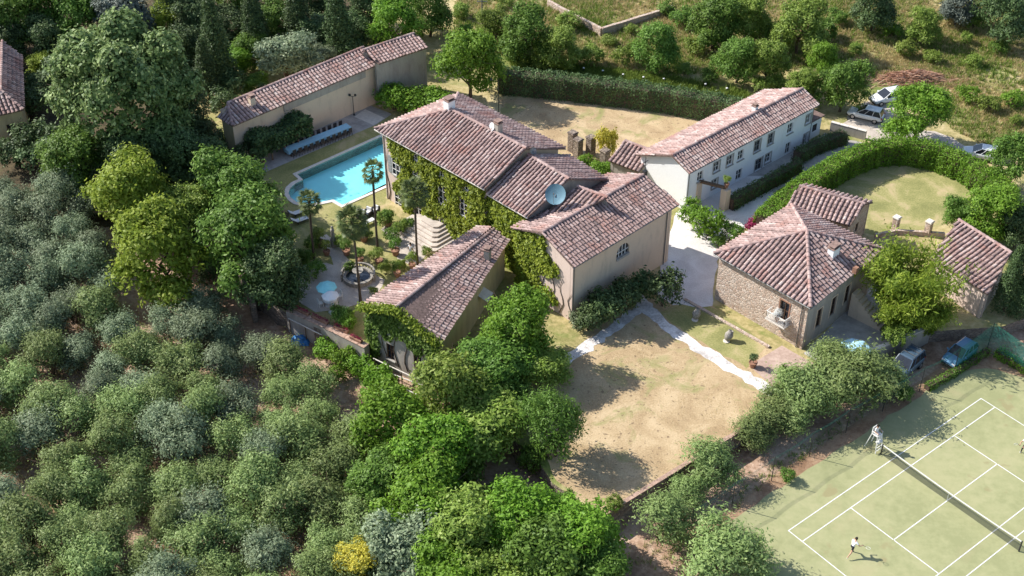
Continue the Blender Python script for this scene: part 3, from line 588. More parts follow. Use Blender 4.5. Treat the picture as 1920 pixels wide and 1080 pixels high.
# the net
net = thing('tennis_net', 'dark tennis net with white top band strung across the green court', 'net', court(5.485, 11.885))
for u in (-0.95, 11.92):
    b = MB(); p = court(u, 11.885); b.lathe(p, [(0.06, 0), (0.06, 1.08), (0.035, 1.12), (0.0, 1.12)], 10); b.build('post', 'metal', net)
def net_h(u): t = abs(u-5.485)/6.4; return 0.915+0.155*t*t
b = MB(); bb = MB(); us = [-0.93+12.83*i/24 for i in range(25)]
for i in range(24):
    u0, u1 = us[i], us[i+1]; b.face([court(u0, 11.885, 0.03), court(u1, 11.885, 0.03), court(u1, 11.885, net_h(u1)-0.05), court(u0, 11.885, net_h(u0)-0.05)])
    for sgn in (-0.022, 0.022): bb.face([court(u0, 11.885+sgn, net_h(u0)-0.09), court(u1, 11.885+sgn, net_h(u1)-0.09), court(u1, 11.885+sgn, net_h(u1)), court(u0, 11.885+sgn, net_h(u0))])
    bb.face([court(u0, 11.863, net_h(u0)), court(u1, 11.863, net_h(u1)), court(u1, 11.907, net_h(u1)), court(u0, 11.907, net_h(u0))])
b.build('mesh', 'net_dark', net); bb.build('top_band', 'frame_white', net)
b = MB(); b.beam(court(5.485, 11.86, 0.02), court(5.485, 11.86, 0.86), 0.05, 0.01); b.build('centre_strap', 'frame_white', net)
# fence round the court
fence = thing('court_fence', 'tall mesh fence with slim posts and green windbreak net along the tennis court', 'fence', court(-4.3, 5))
FU = lambda v: -4.35 + 0.9*sstep(10, 28, v)
pv = [-6.0, -1.6, 2.8, 7.2, 11.6, 16.0, 20.4, 24.8, 29.3]; FH = 2.7
for v in pv:
    b = MB(); b.tube([court(FU(v), v, -0.1), court(FU(v), v, FH+(0.5 if v > 29 else 0))], 0.035, 6); b.build('post', 'metal', fence)
for k in range(1, 5):
    b = MB(); b.tube([court(FU(29.3)+4.4*k, 29.3, -0.1), court(FU(29.3)+4.4*k, 29.3, FH)], 0.035, 6); b.build('post', 'metal', fence)
for v0, v1 in zip(pv, pv[1:]):
    b = MB(); far = v0 > 15; N = 8
    for i in range(N):
        a, c = v0+(v1-v0)*i/N, v0+(v1-v0)*(i+1)/N; sg = lambda v: FH-0.16*math.sin(PI*(v-v0)/(v1-v0)) if not (v1 > 29) else FH+0.5*(v-v0)/(v1-v0)
        b.face([court(FU(a), a, 0.02), court(FU(c), c, 0.02), court(FU(c), c, sg(c)-0.3), court(FU(a), a, sg(a)-0.3)], 0)
        b.face([court(FU(a), a, sg(a)-0.3), court(FU(c), c, sg(c)-0.3), court(FU(c)+0.02, c, sg(c)), court(FU(a)+0.02, a, sg(a))], 1)
    b.build('net_panel', ['net_green' if far and v0 > 23 else 'net_thin', 'net_band'], fence)
for k in range(4):
    b = MB(); u0 = FU(29.3)+4.4*k; h0 = FH+(0.5 if k == 0 else 0); b.face([court(u0, 29.3, 0.02), court(u0+4.4, 29.3, 0.02), court(u0+4.4, 29.3, FH), court(u0, 29.3, h0)]); b.build('net_panel', 'net_green', fence)
for dv, du in ((1.5, 0.6), (1.2, 1.4)):
    b = MB(); b.tube([court(FU(-6), -6, 2.2), court(FU(-6)+du, -6+dv, 0)], 0.022, 5); b.build('stay', 'metal', fence)

# ---------------------------------------------------------------- garden walls
def wall_run(name, label, pts, z0, z1, th, mat='stone_dark', cap=None, cap_mat='terracotta', cat='wall', seg=None):
    P = [Vector((p[0], p[1], 0)) for p in pts]; o = thing(name, label, cat, (P[0].x, P[0].y, z0+0.2)); rg = random.Random(len(label))
    for i in range(len(P)-1):
        a, c = P[i], P[i+1]; d = (c-a).normalized(); q = Vector((-d.y, d.x, 0)); n = max(1, int((c-a).length/2.0)); b = MB()
        for k in range(n):
            p, r = a.lerp(c, k/n), a.lerp(c, (k+1)/n); zt = z1+rg.uniform(-0.03, 0.03)
            b.prism([p-q*th/2, r-q*th/2, r+q*th/2, p+q*th/2], z0, zt)
        b.build('wall_section', mat, o)
        if cap:
            m = max(1, int((c-a).length/cap))
            for k in range(m):
                p, r = a.lerp(c, (k+0.02)/m), a.lerp(c, (k+0.98)/m); b = MB(); w_ = th/2+0.03; zt = z1+0.035+rg.uniform(-0.01, 0.015)
                b.prism([p-q*w_, r-q*w_, r+q*w_, p+q*w_], zt, zt+0.07); b.build('coping_slab', cap_mat, o)
    return o
wall_run('retaining_wall', 'long retaining wall with red brick coping between dry lawn and tennis court', [at(1127, 974), at(1427, 788)], -2.4, 0.32, 0.30, 'stone_dark', 0.62, 'coping_brick')
wall_run('retaining_wall', 'shaded retaining wall below the rubble stone house yard', [at(1590, 694), at(1640, 664), at(1742, 621)], -2.4, 0.55, 0.35, 'plaster_grey', 1.0, 'coping')
wall_run('garden_wall', 'low garden terrace wall with flat brick top above the olive grove', [at(541, 586), at(600, 612), at(688, 656)], -3.2, 0.35, 0.62, 'plaster_grey', 0.7, 'coping_brick')
wall_run('path_wall', 'old dry stone wall curving down between dark trees and olive grove', [atg(425, 495), atg(455, 530), atg(472, 575), atg(480, 605)], -3.0, 0.10, 0.5, 'stone_dark')
wall_run('lane_wall', 'low grey wall below the parked white cars', [at(1556, 244), at(1622, 262)], -0.1, 1.0, 0.3, 'plaster_grey', 0.8, 'coping')
wall_run('field_wall', 'ruined brown stone wall turning a corner in the hillside field', [at(1028, 2, 1.0), at(1128, 54, 1.0), at(1262, 12, 1.0)], -0.1, 1.1, 0.4, 'stone')
wall_run('lawn_wall', 'low wall between the two brick gate piers of the round lawn', [at(1640, 446), at(1676, 438), at(1738, 442), at(1770, 444)], -0.1, 0.45, 0.3, 'stone')
wall_run('courtyard_edge', 'narrow stone kerb along the base of the rubble stone house', [at(1283, 562), at(1330, 588), at(1442, 652)], -0.1, 0.14, 0.28, 'stone')

# ---------------------------------------------------------------- buildings
RW = 0.40
def tile_rows(roof, poly, rng, spacing=RW, wid=0.30, hgt=0.125, L=0.46, mat='tile', bias=0.0, udir=None):
    """barrel tiles laid in rows from the eave (first edge of poly) up the slope"""
    P = [Vector(p) for p in poly]; u = Vector(udir) if udir else (P[1]-P[0]).normalized(); nrm = (P[1]-P[0]).cross(P[2]-P[0]).normalized()
    if nrm.z < 0: nrm = -nrm
    wv = nrm.cross(u).normalized()
    if (P[2]-P[0]).dot(wv) < 0: wv = -wv
    Q = [((p-P[0]).dot(u), (p-P[0]).dot(wv)) for p in P]; umin, umax = min(q[0] for q in Q), max(q[0] for q in Q); n = max(1, int((umax-umin)/spacing)); sp = (umax-umin)/n
    for i in range(n):
        uc = umin+(i+0.5)*sp; hits = []
        for k in range(len(Q)):
            (a, b_), (c, d) = Q[k], Q[(k+1) % len(Q)]
            if (a > uc) != (c > uc): hits.append(b_+(d-b_)*(uc-a)/(c-a))
        if len(hits) < 2: continue
        w0, w1 = min(hits)-0.07, max(hits)-0.02
        if w1-w0 < 0.3: continue
        b = MB(); m = max(1, round((w1-w0)/L)); l = (w1-w0)/m; rowt = rng.random()*0.3; w0 -= rng.random()*0.06; sag = rng.normal()*0.012
        for j in range(m):
            t = min(0.98, max(0.02, 0.12+bias+rowt+0.62*rng.random())); du = rng.normal()*0.016+0.03*math.sin(j*0.7+i*0.35); wa = w0+j*l; wb = min(wa+l+0.05, w1)
            ring = []
            for ww, rr, lift in ((wa, 1.0, 0.045+0.02*rng.random()), (wb, 0.84, 0.005)):
                for q in range(5):
                    a = PI*q/4; ring.append(P[0]+u*(uc+du-math.cos(a)*wid/2*rr)+wv*ww+nrm*(lift+sag+math.sin(a)*hgt*rr))
            b.add(ring, [(q, q+1, q+6, q+5) for q in range(4)]+([(4, 3, 2, 1, 0)]), 0, t)
        b.build('tile_row', mat, roof)
def ridge_cap(roof, a, c, rng, r=0.17, mat='tile'):
    a, c = Vector(a), Vector(c); d = (c-a).normalized(); x = d.cross(Vector((0, 0, 1))).normalized(); up = x.cross(d); n = max(1, int((c-a).length/0.45)); b = MB(); l = (c-a).length/n
    for j in range(n):
        ring = []; t = 0.2+0.7*rng.random()
        for ww, rr, lift in ((j*l, 1.0, 0.03), ((j+1)*l+0.04, 0.86, 0.0)):
            for q in range(5):
                ag = PI*q/4; ring.append(a+d*ww+x*math.cos(ag)*r*rr+up*(0.03+lift+math.sin(ag)*r*rr*0.85))
        b.add(ring, [(q+1, q, q+5, q+6) for q in range(4)]+[(0, 1, 2, 3, 4)], 0, t)
    b.build('ridge_cap', mat, roof)
def make_roof(h, planes, ridges, seed, spacing=RW, mat='tile', bias=0.0, thick=0.16, L=0.46, udir=None):
    rng = np.random.default_rng(seed); b = MB()
    for P in planes:
        P = [Vector(p) for p in P]
        if (P[1]-P[0]).cross(P[2]-P[0]).z < 0: P = P[::-1]
        lo = [p-Vector((0, 0, thick)) for p in P]; n = len(P); b.face(P); b.face(lo[::-1])
        for i in range(n): b.face([P[i], lo[i], lo[(i+1) % n], P[(i+1) % n]])
    roof = b.build('roof', 'tile_pan', h)
    for P in planes: tile_rows(roof, P, rng, spacing, spacing*0.70, spacing*0.30, L, mat, bias, udir)
    for a, c in ridges: ridge_cap(roof, a, c, rng, mat=mat)
    return roof
def wall(h, A, B, z0, z1, holes=(), mat='plaster_cream', apex=None, name='wall', depth=0.22, za=None, zs=None):
    """outer wall face from A to B (outside on the right of A->B) with window openings cut through; apex=(s, z) adds a gable"""
    A, B = Vector((A[0], A[1], 0)), Vector((B[0], B[1], 0)); L = (B-A).length; u = (B-A)/L; q = Vector((u.y, -u.x, 0))
    S = sorted({0.0, L, *[x for s0, s1, _, _ in holes for x in (s0, s1)]}); T = sorted({z0, z1, *[x for _, _, t0, t1 in holes for x in (t0, t1)]}); b = MB()
    pt = lambda s, t, o=0.0: A+u*s+Vector((0, 0, t))+q*o
    for i in range(len(S)-1):
        for j in range(len(T)-1):
            sm, tm = (S[i]+S[i+1])/2, (T[j]+T[j+1])/2
            if any(s0 < sm < s1 and t0 < tm < t1 for s0, s1, t0, t1 in holes): continue
            b.face([pt(S[i], T[j]), pt(S[i+1], T[j]), pt(S[i+1], T[j+1]), pt(S[i], T[j+1])])
    for s0, s1, t0, t1 in holes:
        c = [(s0, t0), (s1, t0), (s1, t1), (s0, t1)]
        for k in range(4):
            (a, e), (c2, f) = c[k], c[(k+1) % 4]; b.face([pt(a, e), pt(a, e, -depth), pt(c2, f, -depth), pt(c2, f)])
    if apex:
        g_ = [pt(0, z1), pt(L, z1)]+([pt(L, za)] if za and za > z1 else [])+[pt(apex[0], apex[1])]+([pt(0, zs)] if zs and zs > z1 else []); b.face(g_)
    for o in (-0.3,): b.face([pt(0, z0, o), pt(0, z1, o), pt(L, z1, o), pt(L, z0, o)])
    return b.build(name, mat, h)
def window(h, A, B, s0, s1, t0, t1, frame='frame_white', shutters=None, sill=True, bars=1, door=False, depth=0.13, surround=None):
    A, B = Vector((A[0], A[1], 0)), Vector((B[0], B[1], 0)); u = (B-A).normalized(); q = Vector((u.y, -u.x, 0)); rz = math.atan2(u.y, u.x)
    pt = lambda s, t, o=0.0: A+u*s+Vector((0, 0, t))+q*o; f = 0.07; b = MB(); dp = -depth
    w_, hh = s1-s0, t1-t0
    b.box(pt((s0+s1)/2, t0+f/2, dp), (w_, 0.07, f), rz); b.box(pt((s0+s1)/2, t1-f/2, dp), (w_, 0.07, f), rz)
    b.box(pt(s0+f/2, (t0+t1)/2, dp), (f, 0.066, hh-2*f), rz); b.box(pt(s1-f/2, (t0+t1)/2, dp), (f, 0.066, hh-2*f), rz)
    b.box(pt((s0+s1)/2, (t0+t1)/2, dp), (0.06, 0.06, hh-2*f), rz)
    for k in range(bars): b.box(pt((s0+s1)/2, t0+hh*(k+1)/(bars+1), dp), (w_-2*f, 0.05, 0.04), rz)
    wn = b.build('door' if door else 'window', frame, h)
    b = MB(); dp = min(dp, -0.02); b.face([pt(s0, t0, dp-0.045), pt(s1, t0, dp-0.045), pt(s1, t1, dp-0.045), pt(s0, t1, dp-0.045)]); b.build('pane', 'glass', wn)
    if sill: b = MB(); b.box(pt((s0+s1)/2, t0-0.05, 0.03), (w_+0.24, 0.2, 0.09), rz); b.build('sill', 'sill', wn)
    if surround:
        b = MB(); k = 0.12
        b.box(pt((s0+s1)/2, t1+k/2+0.002, 0.012), (w_+2*k, 0.05, k), rz)
        for ss in (s0-k/2-0.002, s1+k/2+0.002): b.box(pt(ss, (t0+t1)/2, 0.012), (k, 0.05, hh), rz)
        b.build('surround', surround, wn)
    if shutters:
        for ss, sg in ((s0-w_*0.26-0.02, -1), (s1+w_*0.26+0.02, 1)):
            b = MB(); b.box(pt(ss, (t0+t1)/2, 0.035), (w_*0.5, 0.045, hh), rz)
            for k in range(6): b.box(pt(ss, t0+hh*(k+0.5)/6, 0.064), (w_*0.4, 0.02, hh/9), rz)
            b.build('shutter', shutters, wn)
    return wn
def hole_px(A, B, px, py, w_, h_):
    s, z = on_wall(A, B, px, py); return (s-w_/2, s+w_/2, z-h_/2, z+h_/2)
def inset(quad, d):
    c = sum(quad, Vector((0, 0, 0)))/len(quad); n = len(quad); out = []
    for i, p in enumerate(quad):
        a = (quad[i-1]-p).normalized(); c2 = (quad[(i+1) % n]-p).normalized(); s = abs(a.cross(c2).z); out.append(p+(a+c2)*d/max(s, 0.3))
    return [Vector((p.x, p.y, 0)) for p in out]
def chimney(h, p, z0, z1, w_=0.7, d=0.55, rz=0.75, mat='plaster_white', cap=True):
    b = MB(); b.box((p.x, p.y, (z0+z1)/2), (w_, d, z1-z0), rz); ch = b.build('chimney', mat, h)
    if cap:
        b = MB(); b.box((p.x, p.y, z1+0.03), (w_+0.14, d+0.14, 0.07), rz)
        for sx in (-1, 1): b.box((p.x+sx*0.24*w_*math.cos(rz)*1.4, p.y+sx*0.24*w_*math.sin(rz)*1.4, z1+0.15), (0.09, d*0.9, 0.2), rz)
        b.box((p.x, p.y, z1+0.26), (w_+0.06, d+0.06, 0.06), rz); b.build('chimney_cap', 'cap', ch)
    return ch
def gutter(h, a, c, mat='zinc'):
    b = MB(); b.tube([Vector(a)+Vector((0, 0, -0.12)), Vector(c)+Vector((0, 0, -0.12))], 0.075, 6); b.build('gutter', mat, h)
def pipe(h, p, z0, z1): b = MB(); b.tube([(p[0], p[1], z0), (p[0], p[1], z1)], 0.05, 6); b.build('downpipe', 'zinc', h)
Z = lambda p, z: Vector((p[0], p[1], z))
mid = lambda a, c, t=0.5: a.lerp(c, t)

# --- main villa: tall hipped block and the lower gabled block beside it
EZ = 8.1; L_, B_, R_, T_ = (at(*p, EZ) for p in [(702, 241), (908, 354), (1061, 278), (859, 175)])
villa = thing('villa', 'tall ivy clad villa with long red tiled roof beside the swimming pool', 'house', (-4, 106, 0))
r0 = Z(at(858, 210, 10.3), 10.3); r1 = mid(B_, R_); r1 = Z(r1, 10.25); rm = mid(L_, T_); dirv = (r1-Z(rm, 10.25)); r0 = Z(rm, 10.25)+dirv*0.33
E2 = 7.4; b0, b1, b2, b3 = (at(*p, E2) for p in [(912, 362), (989, 407), (1139, 336), (1064, 290)])
q0, q1 = Z(mid(b0, b3), 9.45), Z(mid(b1, b2), 9.45)
make_roof(villa, [[L_, B_, r1, r0], [R_, T_, r0, r1], [T_, L_, r0], [b0, b1, q1, q0], [b2, b3, q0, q1]],
          [(r0, r1), (L_, r0), (T_, r0), (q0, q1)], 11)
W = inset([L_, B_, R_, T_], 0.5); W2 = inset([b0, b1, b2, b3], 0.45)
FA, FB = W[0], W[1]
wins = []
for px, py, w_, h_ in [(743, 313, 1.15, 2.0), (783, 336, 1.2, 2.2), (831, 365, 1.2, 2.2), (871, 388, 1.15, 2.1), (748, 376, 1.15, 1.9), (786, 397, 1.2, 2.3), (833, 428, 1.2, 2.3), (783, 296, 0.8, 0.7), (831, 326, 0.8, 0.7), (878, 352, 0.8, 0.7)]:
    wins.append(hole_px(FA, FB, px, py, w_, h_))
dr = hole_px(FA, FB, 817, 418, 1.5, 2.6); dr = (dr[0], dr[1], 1.0, 3.5); wins_all = wins+[dr]
# keep openings apart
wins_all = [w_ for i, w_ in enumerate(wins_all) if not any(w_[0] < v[1] and v[0] < w_[1] and w_[2] < v[3] and v[2] < w_[3] for v in wins_all[:i])]
wall(villa, FA, FB, -0.3, EZ-0.1, wins_all, 'plaster_pink')
for w_ in wins_all: window(villa, FA, FB, *w_, frame='frame_white', sill=w_[3]-w_[2] < 2.4, bars=2 if w_[3]-w_[2] > 1 else 0, depth=-0.03, shutters='shutter_grey' if w_ is wins_all[0] else None, door=(w_ == dr))
wall(villa, W[1], W[2], -0.3, EZ-0.1, (), 'plaster_cream', ((W[2]-W[1]).length/2, 10.1)); wall(villa, W[2], W[3], -0.3, EZ-0.1, (), 'plaster_cream'); wall(villa, W[3], W[0], -0.3, EZ-0.1, (), 'plaster_pink')
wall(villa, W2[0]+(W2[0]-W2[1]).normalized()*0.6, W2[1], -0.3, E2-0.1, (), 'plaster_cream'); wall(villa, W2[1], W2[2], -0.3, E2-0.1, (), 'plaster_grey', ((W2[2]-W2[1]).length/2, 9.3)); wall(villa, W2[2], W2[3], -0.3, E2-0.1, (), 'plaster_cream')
gutter(villa, L_, B_, 'coping'); gutter(villa, T_, R_, 'coping'); gutter(villa, b0, b1, 'coping')
chimney(villa, Z(r0+Vector((-0.15, 0.35, 0)), 0), 9.7, 11.1, 0.85, 0.7); chimney(villa, Z(at(934, 244, 10.4), 0), 9.7, 11.2, 0.6, 0.6, mat='plaster_grey')
pipe(villa, W[0]+Vector((0.1, -0.12, 0)), 0, 7.9)
# lower third roof between villa and chapel, same pitch, half a metre below
ann = thing('villa_extension', 'small red tiled roof squeezed between villa and ivy fronted chapel', 'house', (4.8, 97, 0))
uA = (b1-b0).normalized(); nA = uA.cross(Vector((b3-b0)+Vector((0, 0, 0))).normalized()); slA = (q0-b0); nA = uA.cross(slA).normalized(); nA = nA if nA.z > 0 else -nA; pA = q1+Vector((0, 0, -1.15))
def on_plane(px, py):
    d = Vector(ray(px, py)); o_ = Vector((0, 0, CAM_Z)); return o_+d*((pA-o_).dot(nA)/d.dot(nA))
c3, c2, c1, c0 = on_plane(1083, 350), on_plane(1139, 370), on_plane(1066, 404), on_plane(1004, 414)
make_roof(ann, [[c0, c1, c2, c3]], [(c3, c2)], 12, udir=uA)
for a_, e_ in ((c3, c2), (c2, c1), (c1, c0)): b = MB(); b.prism([Z(a_, 0), Z(e_, 0), Z(e_+Vector((-0.2, 0.2, 0)), 0), Z(a_+Vector((-0.2, 0.2, 0)), 0)], -0.3, min(a_.z, e_.z)-0.3); b.build('wall', 'plaster_grey', ann)

# --- chapel-like building with the half-round window
EC = 6.5; a0, a1, a2, a3 = (at(*p, EC) for p in [(959, 427), (1075, 501), (1273, 382), (1143, 325)])
chap = thing('chapel', 'cream plastered chapel with half-round window, ivy on its gable and brown tiled roof', 'house', (7, 97, 0))
k0 = Z(mid(a0, a1), 8.05); k1 = Z(mid(a3, a2), 8.05)
make_roof(chap, [[a1, a2, k1, k0], [a3, a0, k0, k1]], [(k0, k1)], 13, 0.35, bias=-0.06)
W3 = inset([a0, a1, a2, a3], 0.4)
wall(chap, W3[0], W3[1], -0.3, EC-0.05, (), 'plaster_pink', ((W3[1]-W3[0]).length/2, 7.95)); wall(chap, W3[2], W3[3], -0.3, EC-0.05, (), 'plaster_cream', ((W3[1]-W3[0]).length/2, 7.95)); wall(chap, W3[3], W3[0], -0.3, EC-0.05, (), 'plaster_cream')
s_, z_ = on_wall(W3[1], W3[2], 1168, 470); CH = (s_-0.85, s_+0.85, z_-0.75, z_+0.75)
wall(chap, W3[1], W3[2], -0.3, EC-0.05, [CH], 'plaster_cream')
def lunette(h, A, B, hole):
    """half-round window: spandrel plates close the corners of the opening, with frame, bars and stone sill"""
    A, B = Vector((A[0], A[1], 0)), Vector((B[0], B[1], 0)); u = (B-A).normalized(); q = Vector((u.y, -u.x, 0)); s0, s1, t0, t1 = hole; sc_ = (s0+s1)/2; r = (s1-s0)/2; zb = t1-r*1.0
    pt = lambda s, t, o=0.0: A+u*s+Vector((0, 0, t))+q*o; b = MB(); N = 8
    for sg in (-1, 1):
        for k in range(N):
            a0_, a1_ = PI/2*k/N, PI/2*(k+1)/N; p0 = (sc_+sg*r*math.sin(a0_), zb+r*math.cos(a0_)); p1 = (sc_+sg*r*math.sin(a1_), zb+r*math.cos(a1_))
            for o in (0.003,): b.face([pt(p0[0], p0[1], o), pt(p1[0], p1[1], o), pt(p1[0], t1, o), pt(p0[0], t1, o)])
            b.face([pt(p0[0], p0[1], 0.003), pt(p1[0], p1[1], 0.003), pt(p1[0], p1[1], -0.2), pt(p0[0], p0[1], -0.2)])
    b.build('arch_head', 'plaster_cream', h)
    b = MB(); b.face([pt(s0, t0+0.22, -0.16), pt(s1, t0+0.22, -0.16), pt(s1, t1, -0.16), pt(s0, t1, -0.16)]); wn = b.build('pane', 'glass', h)
    b = MB()
    for k in range(1, 4): ss = s0+(s1-s0)*k/4; b.beam(pt(ss, t0+0.2, -0.12), pt(ss, zb+math.sqrt(max(0, r*r-(ss-sc_)**2))-0.02, -0.12), 0.07)
    b.beam(pt(s0, zb, -0.12), pt(s1, zb, -0.12), 0.06); b.build('window_frame', 'frame_white', h)
    b = MB(); b.box(pt(sc_, t0+0.1, -0.04), (s1-s0+0.02, 0.3, 0.22), math.atan2(u.y, u.x)); b.build('sill', 'sill', h)
lunette(chap, W3[1], W3[2], CH)
sp, _ = on_wall(W3[1], W3[2], 1247, 440); up = (W3[2]-W3[1]).normalized(); pp = W3[1]+up*sp+Vector((up.y, -up.x, 0))*0.08
pipe(chap, pp, 0, 6.3); pipe(chap, W3[1]+Vector((up.y, -up.x, 0))*0.1+up*0.05, 0, 6.4); gutter(chap, a1, a2, 'zinc')
b = MB(); b.box(Z(k1, 8.2), (0.35, 0.35, 0.5), 0.75); b.beam(Z(k1, 8.4), Z(k1, 9.9), 0.06); b.beam(Z(k1, 9.4)-up*0.35, Z(k1, 9.4)+up*0.35, 0.05); b.beam(Z(k1, 9.0)-up*0.25, Z(k1, 9.0)+up*0.25, 0.05); b.build('iron_cross', 'metal', chap)

# --- low garden wing with tapering roof
EW = 4.1; g0, g1, g2, g3 = (at(*p, EW) for p in [(676, 573), (826, 645), (954, 450), (896, 424)])
wing = thing('garden_wing', 'low farm wing with tapering tiled roof and ivy covered end wall by the fountain garden', 'house', (-6, 90, 0))
h0 = Z(mid(g0, g1, 0.46), 5.75); h1 = Z(mid(g3, g2, 0.52), 4.6)
make_roof(wing, [[g1, g2, h1, h0], [g3, g0, h0, h1]], [(h0, h1)], 14, 0.36)
W4 = inset([g0, g1, g2, g3], 0.32); lw = (W4[1]-W4[0]).length
hw = [hole_px(W4[0], W4[1], 732, 660, 0.85, 1.7), hole_px(W4[0], W4[1], 783, 680, 0.85, 1.7)]
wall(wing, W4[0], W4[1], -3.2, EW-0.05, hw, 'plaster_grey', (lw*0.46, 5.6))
for w_ in hw: window(wing, W4[0], W4[1], *w_, frame='frame_brown')
wall(wing, W4[1], W4[2], -3.2, EW-0.05, (), 'plaster_yellow'); wall(wing, W4[2], W4[3], -3.2, EW-0.05, (), 'plaster_yellow', ((W4[3]-W4[2]).length/2, 4.5)); wall(wing, W4[3], W4[0], -3.2, EW-0.05, (), 'plaster_cream')
chimney(wing, Z(at(914, 480, 4.6), 0), 4.0, 5.3, 0.55, 0.5, 1.2, 'plaster_grey')
hp = at(904, 552, 3.0); b = MB(); up4 = (W4[2]-W4[1]).normalized(); n4 = Vector((up4.y, -up4.x, 0)); s4, z4 = on_wall(W4[1], W4[2], 902, 552); pc = W4[1]+up4*s4
b.face([Z(pc-up4*0.7, z4+0.35), Z(pc+up4*0.7, z4+0.35), Z(pc+up4*0.7+n4*0.9, z4-0.1), Z(pc-up4*0.7+n4*0.9, z4-0.1)]); b.face([Z(pc-up4*0.7+n4*0.9, z4-0.14), Z(pc+up4*0.7+n4*0.9, z4-0.14), Z(pc+up4*0.7, z4+0.30), Z(pc-up4*0.7, z4+0.30)]); b.build('awning', 'coping', wing)

# --- long white house
EH = 4.75; d0, d1, d2, d3 = (at(*p, z) for *p, z in [(1193, 290, 3.95), (1292, 324, EH), (1536, 195, EH), (1451, 172, 3.95)])
d3 = d2+(d0-d1); whit = thing('white_farmhouse', 'long white two-storey farmhouse with clean pink tiled roof', 'house', (24, 115, 0))
e0, e1 = Z(mid(d0, d1, 0.66), 5.75), Z(mid(d3, d2, 0.66), 5.75)
make_roof(whit, [[d1, d2, e1, e0], [d3, d0, e0, e1]], [(e0, e1)], 15, 0.34, bias=0.10)
W5 = inset([d0, d1, d2, d3], 0.35); A5, B5 = W5[1], W5[2]; hs = []
F5 = lambda x, y: (1100+x/3.4286, 140+y/3.4286)
for x, y, w_, h_ in [(730, 652, 0.85, 1.1), (835, 592, 0.9, 1.15), (920, 552, 0.9, 1.15), (990, 517, 0.9, 1.15), (1097, 458, 0.95, 1.35), (1183, 412, 0.85, 1.3), (1308, 345, 0.9, 1.2), (1425, 285, 0.85, 1.1),
                     (822, 700, 0.85, 1.0), (978, 642, 0.95, 1.25), (1103, 590, 1.1, 1.9), (1165, 535, 0.9, 1.1), (1293, 472, 0.85, 1.35), (1408, 415, 0.9, 1.5)]:
    px, py = F5(x, y); q = hole_px(A5, B5, px, py, w_, h_)
    if q[0] > 0.1: hs.append((q[0], q[1], max(0.05, q[2]), min(EH-0.4, q[3])))
l5 = (B5-A5).length
wall(whit, A5, B5, -0.3, EH-0.05, hs, 'plaster_white'); wall(whit, W5[0], W5[1], -0.3, 3.9, (), 'plaster_white', ((W5[1]-W5[0]).length*0.66, 5.6), za=EH-0.05)
wall(whit, W5[2], W5[3], -0.3, 3.9, (), 'plaster_white', ((W5[1]-W5[0]).length*0.34, 5.6), za=3.9, zs=EH-0.05); wall(whit, W5[3], W5[0], -0.3, 3.9, (), 'plaster_white')
for i, w_ in enumerate(hs): window(whit, A5, B5, *w_, frame='frame_white' if i not in (4, 5, 10) else 'shutter_grey', bars=1, surround='sill' if i % 3 else None, sill=w_[2] > 0.3, door=w_[3]-w_[2] > 1.6)
chimney(whit, Z(at(1415, 208, 5.6), 0), 5.2, 6.2, 0.45, 0.45, 0.75, 'plaster_white'); gutter(whit, d1, d2, 'zinc'); pipe(whit, B5+(B5-A5).normalized()*0.05, 0, 4.6); pipe(whit, A5+Vector((0.1, -0.1, 0)), 0, 4.6)
ax = B5+(B5-A5).normalized()*1.3+(W5[3]-W5[2]).normalized()*1.6; b = MB(); b.box(Z(ax, 1.0), (2.2, 2.6, 2.6), 0.73); b.build('porch', 'plaster_white', whit); b = MB(); b.box(Z(ax, 2.37), (2.6, 3.0, 0.12), 0.73); b.build('porch_roof', 'tile_pan', whit)
wq = (B5-A5).normalized(); nq = Vector((wq.y, -wq.x, 0)); b = MB(); b.box(Z(ax+nq*1.31, 1.3), (0.7, 0.04, 0.8), 0.73); b.build('porch_window', 'glass', whit)

# --- rubble stone house with pyramid roof
ES = 5.1; s0, s1, s2, s3 = (at(*p, ES) for p in [(1338, 475), (1520, 577), (1655, 467), (1484, 384)])
ston = thing('stone_house', 'square rubble stone house with pyramid tiled roof and small balcony', 'house', (25.5, 93.5, 0))
ap = Z(at(1513, 433, 7.6), 7.6)
make_roof(ston, [[s0, s1, ap], [s1, s2, ap], [s2, s3, ap], [s3, s0, ap]], [(s0, ap), (s1, ap), (s2, ap), (s3, ap)], 16, 0.42, L=0.5)
W6 = inset([s0, s1, s2, s3], 0.4); A6, B6, C6 = W6[0], W6[1], W6[2]
bw = hole_px(A6, B6, 1470, 583, 0.95, 2.0); wall(ston, A6, B6, -0.3, ES-0.1, [bw], 'stone'); bwn = window(ston, A6, B6, *bw, frame='frame_brown', sill=False, bars=1, surround='terracotta')
hr = [hole_px(B6, C6, 1535, 596, 0.8, 2.1), hole_px(B6, C6, 1562, 574, 0.8, 2.1), hole_px(B6, C6, 1588, 551, 0.8, 2.0), hole_px(B6, C6, 1527, 646, 0.9, 1.5), hole_px(B6, C6, 1554, 628, 1.0, 2.0)]
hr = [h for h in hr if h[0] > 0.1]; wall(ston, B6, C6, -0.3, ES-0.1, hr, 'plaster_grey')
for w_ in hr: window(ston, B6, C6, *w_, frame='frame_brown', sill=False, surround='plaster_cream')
wall(ston, C6, W6[3], -0.3, ES-0.1, (), 'stone'); wall(ston, W6[3], A6, -0.3, ES-0.1, (), 'stone')
gutter(ston, s0, s1); gutter(ston, s1, s2); u6 = (B6-A6).normalized(); n6 = Vector((u6.y, -u6.x, 0)); pipe(ston, B6-u6*0.55+n6*0.08, 0, 4.9)
